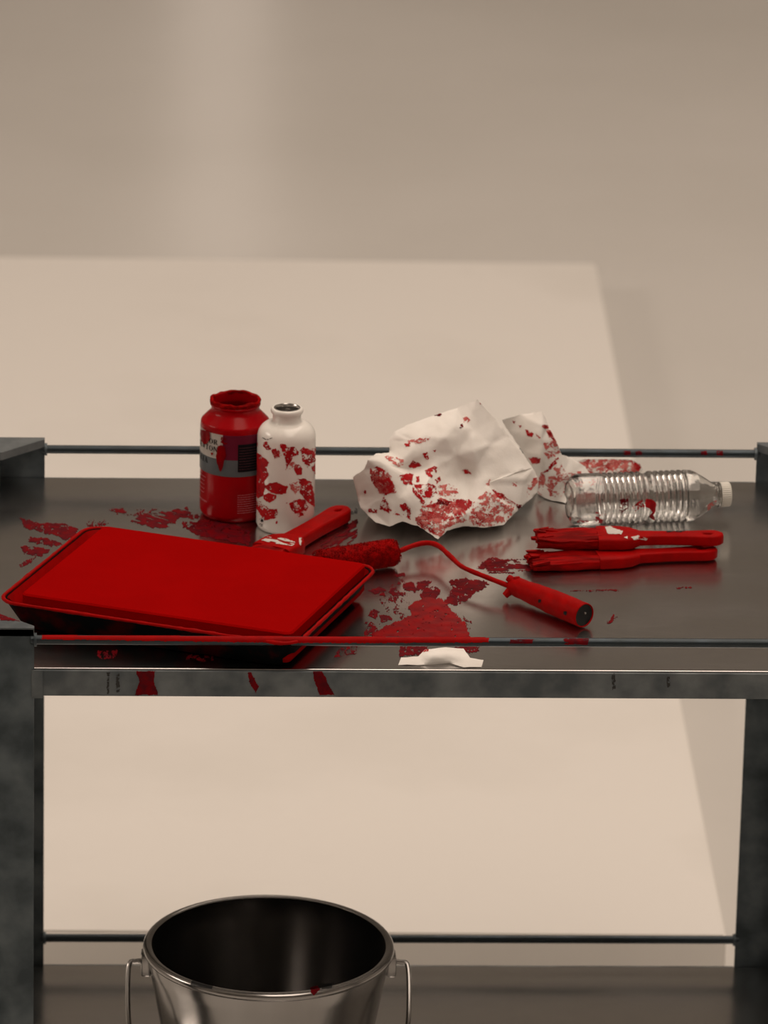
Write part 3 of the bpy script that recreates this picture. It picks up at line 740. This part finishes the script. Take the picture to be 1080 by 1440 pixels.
for P, dn, mt in (
    ([(632, 155), (650, 165), (665, 170), (660, 182), (640, 175)], .9, 'red_stain'), ([(670, 170), (690, 185), (685, 190)], 1, 'red_stain'), ([(588, 128), (598, 128), (596, 138)], .9, 'red_stain'), ([(610, 140), (620, 145), (615, 150)], .9, 'red_stain'),
    ([(645, 255), (665, 250), (688, 258), (685, 275), (660, 278)], .95, 'red_stain'), ([(692, 140), (710, 140), (735, 185), (742, 200), (715, 180)], .7, 'red_stain'),
    ([(692, 140), (735, 150), (760, 240), (740, 240), (715, 180)], .5, 'pink'),
    ([(700, 205), (745, 195), (752, 235), (720, 260), (700, 240)], .5, 'pink'), ([(695, 305), (745, 250), (752, 262), (715, 300)], .75, 'red_stain'), ([(730, 290), (760, 275), (770, 300), (745, 315)], .55, 'pink'), ([(715, 320), (830, 300), (790, 380), (720, 390)], .35, 'pink'),
    ([(665, 390), (690, 300), (705, 320), (690, 395)], .55, 'pink'), ([(700, 340), (740, 310), (760, 330), (720, 380)], .45, 'pink')):
    stain(pap2, pbv2, proot2, P, dn, mt)
out3 = [(806, 650, 0), (820, 646, 2), (850, 645, 3), (885, 646, 3), (900, 652, 2), (904, 661, 4), (899, 670, 6), (875, 676, G), (840, 678, G), (812, 678, G)]
in3 = [(830, 660, 12), (850, 655, 6), (865, 662, 14), (885, 660, 10), (845, 668, 14), (880, 668, 10)]
pap3, pbv3, proot3 = crumple('paper_scrap', out3 + in3, len(out3), (860, 676), [], .006, 'pink stained paper wad lying behind the clear bottle under the back rail', 'paper', None, 12, noise=.003, iters=1)
for P, dn, mt in (([(820, 262), (1000, 262), (1035, 285), (1030, 315), (850, 320), (820, 300)], .6, 'pink'), ([(1010, 268), (1035, 280), (1028, 300), (985, 308), (960, 300), (1005, 290)], .7, 'red_stain'),
                  ([(830, 268), (865, 262), (850, 285), (835, 282)], .6, 'red_stain'), ([(905, 290), (930, 268), (1000, 262), (1005, 270), (940, 280), (915, 305)], .6, 'red_stain')):
    stain(pap3, pbv3, proot3, P, dn, mt)
# torn scrap by the front edge of the shelf
sc = [(560, 935, 0), (564, 925, 2), (588, 923, 4), (598, 913, 9), (626, 910, 11), (652, 912, 8), (661, 925, 4), (680, 928, 2), (677, 938, 0), (652, 938.5, 0), (632, 932, 1), (600, 935, 0), (610, 924, 9), (635, 921, 8), (655, 931, 2), (585, 930, 2)]
r = delaunay_2d_cdt([Vector(a[:2]) for a in sc], [(i, (i + 1) % 12) for i in range(12)], [], 1, 1e-4)
Vs = [on_z(v[0], v[1], H + .0008 + sc[r[3][i][0]][2] / 1000.) for i, v in enumerate(r[0])]
Fs = [list(t) for t in r[2]]
bm = bmesh.new(); bv_ = [bm.verts.new(v) for v in Vs]
for t in Fs: bm.faces.new([bv_[i] for i in t])
bmesh.ops.subdivide_edges(bm, edges=bm.edges[:], cuts=2, use_grid_fill=True, smooth=.4)
bmesh.ops.recalc_face_normals(bm, faces=bm.faces)
for v in bm.verts:
    v.co.z = max(H + .0007, v.co.z + .0012 * (float(vnoise(v.co.x * 160, v.co.y * 120, 3)) - .5))
bmesh.ops.solidify(bm, geom=bm.faces[:], thickness=.0004)
bm.verts.index_update()
Vs = [v.co.copy() for v in bm.verts]; Fs = [[v.index for v in f.verts] for f in bm.faces]; bm.free()
rt = sum(Vs, Vector()) / len(Vs); rt.z = H
tag(link_mesh('paper_scrap', Vs, Fs, M['paper'], None, rt, True, 70), 'small torn scrap of white paper on the shelf by the front rail', 'paper')
scb = BVHTree.FromPolygons(Vs, Fs)
paint('paint_stain', [(594, 910), (605, 909), (602, 916), (595, 917)], scb, M['red_stain'], bpy.data.objects['paper_scrap.001'], rt, .9, 1)

# ------------------------------------------------------------------ clear water bottle lying down
A0 = on_z(799, 703.5, H + .0325); A1 = on_z(1024, 695, H + .0325)
ax = (A1 - A0); ax.z = 0; LB = ax.length; ax.normalize()
side = Vector((0, 0, 1)).cross(ax)
MB = Matrix(((ax.x, side.x, 0, 0), (ax.y, side.y, 0, 0), (0, 0, 1, 0), (0, 0, 0, 1)))
ML = Matrix.Translation((A0.x, A0.y, H + .0326)) @ MB @ Matrix.Rotation(math.pi / 2, 4, 'Y')    # lathe z -> bottle axis
WB = Vector((A0.x + ax.x * LB / 2, A0.y + ax.y * LB / 2, H))
wbo = empty('water_bottle', WB, 'clear ribbed plastic water bottle with white cap lying on its side', 'bottle')
R0 = .0322
def body_prof():
    P = [(0, .006), (.010, .005), (.018, .0015), (.024, 0), (.0285, .003), (.0312, .009), (.0320, .014)]
    z = .014
    P += [(.0322, .018), (.0322, .036)]
    z = .038
    while z < .082:
        P += [(.0322, z), (.0322, z + .0018), (.0299, z + .0032), (.0299, z + .0044), (.0322, z + .0058)]; z += .0068
    P += [(.0322, z + .001), (.0294, z + .005), (.0294, z + .009), (.0322, z + .013)]; z += .015
    while z < .142:
        P += [(.0322, z), (.0322, z + .0018), (.0300, z + .0034), (.0300, z + .0044), (.0322, z + .0060)]; z += .0072
    P += [(.0322, z + .002), (.0315, z + .007), (.0285, z + .014), (.0215, z + .025), (.0150, z + .034), (.0128, z + .0375), (.0126, z + .040)]
    return P, z + .040
P, zn = body_prof()
k_ = (LB - .014) / zn
P = [(r, z * k_) for r, z in P]; zn *= k_
neck = [(.0126, zn), (.0158, zn + .0004), (.0158, zn + .0018), (.0126, zn + .0022), (.0126, zn + .0045)]
outer = P + neck
innr = [(max(min(r - .0007, .0286), 0), z + (.0007 if r < .03 and z < .01 else 0)) for r, z in P] + [(.0117, zn + .0045)]
prof = outer + innr[::-1]
VFw = lathe(round_prof(prof, .0012, 3), 56)
# petal foot and faint panel dents
Vw = []
for v in VFw[0]:
    rr = math.hypot(v.x, v.y)
    if rr > 1e-6:
        a = math.atan2(v.y, v.x)
        if v.z < .012 and rr > .012: v = v + Vector((0, 0, .0028 * max(0, math.cos(a * 5)) ** 2 * (1 - v.z / .012)))
        if .014 * k_ < v.z < .037 * k_:
            f = max(0, math.cos(a * 9)); s = 1 - .022 * f ** 6
            v = Vector((v.x * s, v.y * s, v.z))
    Vw.append(v)
VFw = xf(ML, (Vw, VFw[1]))
wb = link_mesh('bottle_body', *VFw, M['pet'], wbo, WB, True, 60)
capz = zn + .0035
cp_ = round_prof([(0, capz + .0125), (.0138, capz + .0125), (.0148, capz + .0115), (.0150, capz), (.0134, capz), (.0134, capz + .0105), (0, capz + .0105)], .0006, 2)
VFc = lathe(cp_, 72)
Vc = []
for i, v in enumerate(VFc[0]):
    rr = math.hypot(v.x, v.y)
    if rr > .0144:
        a = math.atan2(v.y, v.x); s = 1 + .018 * (1 if math.cos(a * 36) > 0 else -1); v = Vector((v.x * s, v.y * s, v.z))
    Vc.append(v)
link_mesh('bottle_cap', *xf(ML, (Vc, VFc[1])), M['cap'], wbo, WB, True, 30)
wbv = BVHTree.FromPolygons(*VFw)
ZW = lambda P: zc(780, 640, 4.1538, P)
for P_, dn, mt in (([(530, 258), (570, 260), (592, 280), (592, 330), (580, 350), (582, 378), (562, 370), (556, 350), (572, 335), (556, 310), (530, 300)], 1, 'red_stain'),
                   ([(380, 260), (432, 240), (432, 310), (400, 330), (382, 365)], .6, 'red_smear'), ([(455, 300), (510, 260), (525, 300), (470, 335)], .55, 'red_stain'),
                   ([(240, 330), (300, 340), (298, 398), (220, 396)], .3, 'red_stain'), ([(80, 370), (96, 360), (92, 392)], .9, 'red_stain'), ([(132, 378), (200, 380), (200, 392), (134, 390)], .8, 'red_stain'), ([(890, 290), (945, 262), (940, 285), (895, 325)], .75, 'pink')):
    paint('paint_mark', ZW(P_), wbv, M[mt], wbo, WB, dn, 1.2, .5, off=.0003, jump=.006)

# ------------------------------------------------------------------ flat paint brushes
def sup(hw, ht, x, zc_, n=24, e=.45, yo=0.):
    out = []
    for i in range(n):
        a = 2 * math.pi * i / n; c, s = math.cos(a), math.sin(a)
        out.append((x, yo + hw * math.copysign(abs(c) ** e, c), zc_ + ht * math.copysign(abs(s) ** e, s)))
    return out
def brush(label, origin, direction, length, headw, z0, thick, hthick, seed, tilt=0., group=None, headlen=.085, hole=True, ferr=.045, hw=(.0125, .0095, .0135)):
    """origin: tip of the bristles on plan; direction: unit vector towards the handle end."""
    rr = random.Random(seed)
    d_ = Vector(direction).normalized(); s_ = Vector((-d_.y, d_.x, 0))
    R_ = Matrix(((d_.x, s_.x, 0, 0), (d_.y, s_.y, 0, 0), (0, 0, 1, 0), (0, 0, 0, 1)))
    T_ = Matrix.Translation(Vector((origin[0], origin[1], z0))) @ R_ @ Matrix.Rotation(-tilt, 4, 'Y')
    root = Vector((origin[0], origin[1], 0)) + d_ * length / 2; root.z = H
    e = empty('paint_brush', root, label, 'brush', group)
    hz = thick / 2
    x1 = headlen; x2 = headlen + ferr
    # bristles: clotted core plus ragged locks
    secs = []
    for i in range(15):
        t = i / 14; x = .004 + (x1 - .004) * t
        w_ = headw / 2 * (.90 + .10 * math.sin(t * 3.0) + .03 * rr.uniform(-1, 1)); h_ = thick / 2 * (.70 + .30 * min(1, t * 1.6))
        sec = []
        for q, (xx, yy, zz) in enumerate(sup(w_, h_, x, hz * (.8 + .2 * t), 44, .6)):
            n = float(vnoise(q * .9, t * 2.2, seed)) - .5
            sec.append((xx + (.008 * (float(vnoise(q * 1.7, 3, seed + 5)) - .5) if i < 2 else 0), yy * (1 + .07 * n), hz + (zz - hz) * (1 + .5 * n)))
        secs.append(sec)
    parts = [loft(secs)]
    for i in range(46):
        y = rr.uniform(-.47, .47) * headw; z = hz + rr.uniform(-.30, .34) * thick; L_ = rr.uniform(.010, .022)
        xs = rr.uniform(.008, .030); w_ = rr.uniform(.0018, .0038)
        bend = rr.uniform(-.004, .004)
        zt = max(.0012, z + rr.uniform(-.002, .002))
        parts.append(loft([[(xs, y + w_ * a, z + w_ * b) for a, b in ((-1, -.6), (1, -.6), (1, .6), (-1, .6))], [(xs - L_ * .5, y + bend * .4 + w_ * .8 * a, (z + zt) / 2 + w_ * .7 * b) for a, b in ((-1, -.6), (1, -.6), (1, .6), (-1, .6))],
                           [(max(xs - L_, rr.uniform(0, .006)), y + bend + w_ * .5 * a, zt + w_ * .5 * b) for a, b in ((-1, -.6), (1, -.6), (1, .6), (-1, .6))]]))
    bV = xf(T_, merge(*parts)); link_mesh('bristles', *bV, M['bristle'], e, root, True, 50)
    # ferrule
    fs = [sup(headw / 2 * 1.0, thick / 2 * 1.0, x1 - .004, hz, 28, .35), sup(headw / 2 * 1.02, thick / 2 * 1.02, x1, hz, 28, .35), sup(headw / 2 * 1.02, thick / 2 * 1.0, x1 + ferr * .55, hz, 28, .35), sup(headw / 2 * .92, thick / 2 * .97, x1 + ferr * .8, hz, 28, .4), sup(hw[0] * 1.1, hthick / 2 * 1.08, x2 + .002, hz, 28, .5)]
    fV = xf(T_, loft(fs)); fo = link_mesh('ferrule', *fV, M['red'], e, root, True, 50)
    # handle with hanging hole
    n = 26; up, dn_ = [], []
    hl = length - x2 + .012
    for i in range(n + 1):
        t = i / n; x = x2 - .012 + hl * t
        w_ = hw[0] + (hw[1] - hw[0]) * math.sin(min(t / .45, 1) * math.pi / 2) if t < .45 else hw[1] + (hw[2] - hw[1]) * (.5 - .5 * math.cos(math.pi * (t - .45) / .55))
        if t > .86: w_ *= math.sqrt(max(1 - ((t - .86) / .14) ** 2 * .93, .02))
        up.append((x, w_)); dn_.append((x, -w_))
    hx = length - .019
    holeL = [(hx + .0062 * math.cos(a * math.pi / 8), .0034 * math.sin(a * math.pi / 8)) for a in range(16)]
    VFh = curve_plate([up + dn_[::-1]] + ([holeL[::-1]] if hole else []), hthick / 2, hthick * .2, 3)
    VFh = ([v + Vector((0, 0, hz)) for v in VFh[0]], VFh[1])
    hV = xf(T_, VFh); ho = link_mesh('handle', *hV, M['red'], e, root, True, 45)
    allV = merge(bV, fV, hV)
    return e, fo, ho, root, BVHTree.FromPolygons(*allV)
# two brushes stacked in front of the clear bottle
zt1 = H + .0005
tl = on_z(742, 792, H + .006); tr_ = on_z(1008, 777, H + .008)
dlow = tr_ - tl; dlow.z = 0
br1 = brush('red caked flat brush lying on the shelf underneath another brush', (tl.x, tl.y), dlow, dlow.length, .046, zt1, .0155, .0125, 11, headlen=.088)
tl = on_z(751, 757, H + .024); tr_ = on_z(1017, 757, H + .024)
dup_ = tr_ - tl; dup_.z = 0
br2 = brush('red caked flat brush with a bare patch, resting on top of another brush', (tl.x, tl.y), dup_, dup_.length, .050, zt1 + .0155, .0165, .0130, 23, headlen=.080)
Z3 = lambda P: zc(720, 640, 3.176, P)
e_, fo, ho, rt, bv_ = br2
paint('bare_patch', Z3([(415, 322), (440, 316), (455, 328), (495, 340), (488, 357), (455, 352), (430, 352), (420, 338)]), bv_, M['bare'], e_, rt, 1, 1.0, .5, off=.0004)
paint('bare_patch', Z3([(530, 368), (560, 360), (605, 372), (600, 382), (570, 376), (545, 378)]), bv_, M['bare'], e_, rt, .7, .8, .5, off=.0004)
paint('bare_patch', Z3([(500, 368), (515, 362), (515, 375)]), bv_, M['bare'], e_, rt, 1, .5, .5, off=.0004)
paint('lettering', Z3([(688, 334), (770, 333), (770, 345), (690, 345)]), bv_, M['ink'], e_, rt, .5, .4, .4, off=.0004)
# brush behind the tray, head hidden by it
e0 = on_z(486, 717, H + .012); e1_ = on_z(412, 759, H + .012)
dd = e0 - e1_; dd.z = 0; dn = dd.normalized()
Lb = .235; tip = e0 - dn * Lb
br3 = brush('red paint brush with a pale bare ferrule lying between the white bottle and the tray', (tip.x, tip.y), dn, Lb, .052, H + .0005, .020, .0155, 37, headlen=.06, ferr=.045, hw=(.0150, .0125, .0150))
e_, fo, ho, rt, bv_ = br3
ZQ = lambda P: zc(350, 690, 4, P)
paint('bare_patch', ZQ([(60, 285), (105, 262), (200, 268), (262, 292), (245, 312), (150, 300)]), bv_, M['bare'], e_, rt, .55, 1.0, .5, off=.0004, ang=.25)
paint('bare_patch', ZQ([(280, 265), (297, 268), (292, 312), (282, 300)]), bv_, M['bare'], e_, rt, .9, .7, .5, off=.0004)

# ------------------------------------------------------------------ mini roller
S1 = on_z(557, 776, H + .0185); S0 = on_z(450, 793, H + .0185)
sd = (S0 - S1); sd.z = 0; sd.normalize(); SL = .105
RO = Vector((S1.x, S1.y, H))
rol = empty('paint_roller', RO, 'small paint roller caked in red with fuzzy sleeve and bent wire arm', 'paint roller')
RS = .0165; rr = random.Random(5); V, F = [], []
nseg, nl = 36, 30
MR = Matrix.Translation(Vector((S1.x, S1.y, H + RS + .0020))) @ Vector((0, 0, 1)).rotation_difference(sd).to_matrix().to_4x4()
prof = [(0, 0), (.008, -.001), (.0135, .001), (RS * .97, .005)] + [(RS, .005 + (SL - .01) * i / 20) for i in range(21)] + [(.012, SL), (0, SL)]
sv = lathe(prof, nseg); parts = [([Vector((v.x * (1 + .05 * (float(vnoise(v.x * 500, v.z * 300 + v.y * 400, 2)) - .5)), v.y, v.z)) for v in sv[0]], sv[1])]
TV, TF = [], []
for i in range(5200):
    a = rr.uniform(0, 2 * math.pi); z = rr.uniform(.0, SL); r0 = RS * .95 if z > .006 else RS * .85
    nrm = Vector((math.cos(a), math.sin(a), rr.uniform(-.35, .35))); p0 = Vector((r0 * math.cos(a), r0 * math.sin(a), z))
    t1 = nrm.cross(Vector((0, 0, 1))).normalized() * .00055; t2 = Vector((0, 0, .00055))
    tipv = p0 + nrm * rr.uniform(.0012, .0028) + t1 * rr.uniform(-1.5, 1.5)
    if (MR @ tipv).z < H + .0006: continue
    n = len(TV); TV += [p0 + t1, p0 - t1 * .5 + t2, p0 - t1 * .5 - t2, tipv]; TF += [[n, n + 1, n + 3], [n + 1, n + 2, n + 3], [n + 2, n, n + 3]]
link_mesh('roller_sleeve', *xf(MR, merge(parts[0], (TV, TF))), M['red_crust'], rol, RO, True, 60)
# handle
HA = on_z(719, 822, H + .0165); HB = on_z(822, 865.6, H + .0160)
hd = HB - HA; hl = hd.length; hdn = hd.normalized()
MH = Matrix.Translation(HA) @ Vector((0, 0, 1)).rotation_difference(hdn).to_matrix().to_4x4()
hp = [(0, 0), (.0075, .0), (.0100, .003), (.0118, .012), (.0116, .022), (.0128, .04), (.0145, .075), (.0150, hl * .75), (.0146, hl * .92), (.0150, hl - .003), (.0146, hl), (.0134, hl), (.0130, hl - .003), (0, hl - .003)]
hv = lathe(round_prof(hp, .0015, 2), 40)
# more rings for lumps
def lump(v):
    a = math.atan2(v.y, v.x); n = float(fbm(math.cos(a) * 2.5 + 20 + v.z * 60, math.sin(a) * 2.5 + v.z * 130, 41)) - .5
    s = 1 + .10 * n if v.z < hl - .012 else 1
    return Vector((v.x * s, v.y * s, v.z))
prof2 = []
P_ = round_prof(hp, .0015, 2)
for i in range(len(P_) - 1):
    a, b = Vector(P_[i]), Vector(P_[i + 1]); n = max(1, int((b - a).length / .003))
    for q in range(n): prof2.append(tuple(a.lerp(b, q / n)))
prof2.append(P_[-1])
hv = lathe(prof2, 40); VFh = xf(MH, ([lump(v) for v in hv[0]], hv[1]))
hnd = link_mesh('handle', *VFh, M['red'], rol, RO, True, 50)
link_mesh('end_plug', *xf(MH, lathe([(0, hl - .0022), (.009, hl - .0020), (.0129, hl - .0012), (.0129, hl - .004), (0, hl - .004)], 32)), M['black_plug'], hnd, RO)
# small metal dot added to stand in for the highlight on the plug
st = xf(MH @ Matrix.Translation((0.001, 0.003, hl - .0022)), lathe([(0, .0014), (.0012, .0011), (.0016, 0)], 16))
link_mesh('glint_dot', *st, M['chrome'], hnd, RO)
# two prongs at the throat of the handle
for (px, py, z) in ((714, 812, .026), (726, 811, .0285), (710, 838, .006)):
    q = on_z(px, py, H + z); c = HA + hdn * .010
    link_mesh('prong', *tube(smooth_path([c, (c + q) / 2 + Vector((0, 0, .0015)), q], 4), [.0066 - .0026 * i / 8 for i in range(9)], 10, .06), M['red'], hnd, RO)
for (px, py, w_) in ((795, 862, 2.4), (759, 845, 2.0)):
    paint('bare_spot', [(px - w_, py - w_), (px + w_, py - w_), (px + w_, py + w_ * 1.4), (px - w_, py + w_)], BVHTree.FromPolygons(*VFh), M['ink'], hnd, RO, 1, 1, .5)
sc_ = MR @ Vector((0, 0, 0))
wp = [sc_ + sd * .01, sc_ - sd * .003] + [on_z(x, y, H + z) for x, y, z in ((582, 767, .020), (601, 763.5, .0215), (617, 768, .022), (633, 782, .022), (650, 797, .0215), (680, 810, .020), (719, 825, .0165))] + [HA + hdn * .012]
wire = smooth_path(wp, 7)
link_mesh('wire_arm', *tube(wire, [.0027 + .0007 * float(vnoise(i * .6, 3, 8)) for i in range(len(wire))], 12), M['red'], rol, RO)

# ------------------------------------------------------------------ paint tray
TZ = .044
q = [on_z(150, 740, H + TZ), on_z(515, 791, H + TZ), on_z(410, 892, H + TZ), on_z(24, 833, H + TZ)]
u = ((q[1] - q[0]) + (q[2] - q[3])).normalized(); v_ = Vector((-u.y, u.x, 0))
cen = (q[0] + q[1] + q[2] + q[3]) / 4
hu = ((q[1] - q[0]).dot(u) + (q[2] - q[3]).dot(u)) / 4; hv_ = ((q[0] - q[3]).dot(v_) + (q[1] - q[2]).dot(v_)) / 4
print('tray', cen, hu * 2, hv_ * 2, math.degrees(math.atan2(u.y, u.x)))
MT = Matrix(((u.x, v_.x, 0, cen.x), (u.y, v_.y, 0, cen.y), (0, 0, 1, H), (0, 0, 0, 1)))
TC = Vector((cen.x, cen.y, H))
tray = empty('paint_tray', TC, 'black paint tray filled to the brim with flat red paint', 'paint tray')
def rrect(x0, x1, y0, y1, r, z, n=7):
    out = []
    for cx, cy, a0 in ((x1 - r, y1 - r, 0), (x0 + r, y1 - r, 90), (x0 + r, y0 + r, 180), (x1 - r, y0 + r, 270)):
        for i in range(n):
            a = math.radians(a0 + 90 * i / (n - 1)); out.append((cx + r * math.cos(a), cy + r * math.sin(a), z))
    return out
mL, mR, mF, mB = .024, .014, .020, .010
X0, X1, Y0, Y1 = -hu - mL, hu + mR, -hv_ - mF, hv_ + mB
def ins(d, r, z): return rrect(X0 + d, X1 - d, Y0 + d, Y1 - d, r, z)
secs = [ins(.030, .010, .0010), ins(.024, .014, .0008), ins(.020, .018, .004), ins(.004, .022, .036), ins(.003, .023, .0375), ins(.006, .02, .0375), ins(.022, .016, .006), ins(.030, .010, .004)]
link_mesh('pan', *xf(MT, loft(secs)), M['pan'], tray, TC, True, 40)
# inner wall coated with paint
link_mesh('inner_coat', *xf(MT, loft([ins(.0066, .02, .0372), ins(.0225, .016, .0065), ins(.0235, .016, .0062), ins(.0078, .02, .0372)], False)), M['red'], tray, TC, True, 40)
# rolled rim, lumpy with paint
loopP = ins(.002, .024, .0375); dense = []
for i in range(len(loopP)):
    a, b = Vector(loopP[i]), Vector(loopP[(i + 1) % len(loopP)]); n = max(1, int((b - a).length / .004))
    dense += [a.lerp(b, k2 / n) for k2 in range(n)]
V, F = [], []; nd = len(dense)
for i, p in enumerate(dense):
    t = (dense[(i + 1) % nd] - dense[i - 1]).normalized(); s_ = Vector((t.y, -t.x, 0))
    n = float(fbm(p.x * 90, p.y * 90, 77))
    rr_ = .0015 + .0018 * n
    for j in range(8):
        a = 2 * math.pi * j / 8; V.append(p + s_ * (rr_ * math.cos(a)) + Vector((0, 0, rr_ * .9 * math.sin(a))))
        F.append([i * 8 + j, ((i + 1) % nd) * 8 + j, ((i + 1) % nd) * 8 + (j + 1) % 8, i * 8 + (j + 1) % 8])
V, F = fix_normals(V, F)
link_mesh('rim', *xf(MT, (V, F)), M['red'], tray, TC, True, 60)
# the flat bed of paint standing a little proud of the rim
bed = [rrect(-hu + .004, hu - .004, -hv_ + .004, hv_ - .004, .006, .006), rrect(-hu, hu, -hv_, hv_, .008, .012), rrect(-hu, hu, -hv_, hv_, .008, TZ - .002), rrect(-hu + .002, hu - .002, -hv_ + .002, hv_ - .002, .007, TZ)]
link_mesh('paint_bed', *xf(MT, loft(bed)), M['red_flat'], tray, TC, True, 30)

# ------------------------------------------------------------------ steel pail on the lower shelf
PH = .235
PC = on_z(378, 1326, H2 + PH); PC.z = H2; k = per_px(PC + Vector((0, 0, PH)))
PR = 177 * k
print('pail', PC, PR)
pail = empty('steel_pail', PC, 'open stainless steel pail with wire bail on the lower shelf', 'bucket')
rb = PR * .70
prof = [(0, .003), (rb * .9, .003), (rb * .93, 0), (rb, .0), (rb * 1.01, .006), (PR * .945, PH - .03), (PR * .955, PH - .02), (PR * .955, PH - .011)]
for i in range(9):
    a = -math.pi * .5 + math.pi * 1.25 * i / 8
    prof.append((PR - .006 + .006 * math.cos(a), PH - .0055 + .0055 * math.sin(a)))
prof += [(PR * .935, PH - .008), (PR * .925, PH - .03), (rb * .98, .010), (0, .008)]
VFp = xf(Matrix.Translation(PC), lathe(prof, 72)); pb = link_mesh('pail_body', *VFp, M['steel_pail'], pail, PC, True, 40)
pbv_ = BVHTree.FromPolygons(*VFp)
paint('paint_drip', [(436, 1389), (446, 1386), (450, 1391), (445, 1396), (441, 1400), (437, 1396)], pbv_, M['red_smear'], pb, PC, 1, .8, .5)
for q in ([(270, 1379), (300, 1386), (298, 1391), (268, 1385)], [(452, 1385), (468, 1382), (467, 1389), (453, 1391)]):
    paint('paint_drip', q, pbv_, M['dark'], pb, PC, 1, .6, .5)
for s_ in (-1, 1):
    ex_ = PC + Vector((s_ * (PR * .975), 0, PH - .024))
    ear = box(ex_.x - .006, ex_.x + .006, ex_.y - .013, ex_.y + .013, ex_.z - .016, ex_.z + .012, .003)
    link_mesh('ear', *ear, M['steel_pail'], pb, PC)
bp = []
hx = PR * .985
bp.append(PC + Vector((-hx + .004, 0, PH - .024))); bp.append(PC + Vector((-hx - .010, -.001, PH - .024))); bp.append(PC + Vector((-hx - .019, -.006, PH - .030)))
for i in range(1, 20):
    a = math.pi * i / 20
    bp.append(PC + Vector((-(hx + .021) * math.cos(a) if True else 0, -.030 - .075 * math.sin(a), PH - .045 - .150 * math.sin(a) ** .8)))
bp.append(PC + Vector((hx + .019, -.006, PH - .030))); bp.append(PC + Vector((hx + .010, -.001, PH - .024))); bp.append(PC + Vector((hx - .004, 0, PH - .024)))
link_mesh('bail', *tube(smooth_path(bp, 5), .0030, 10), M['steel_pail'], pail, PC)
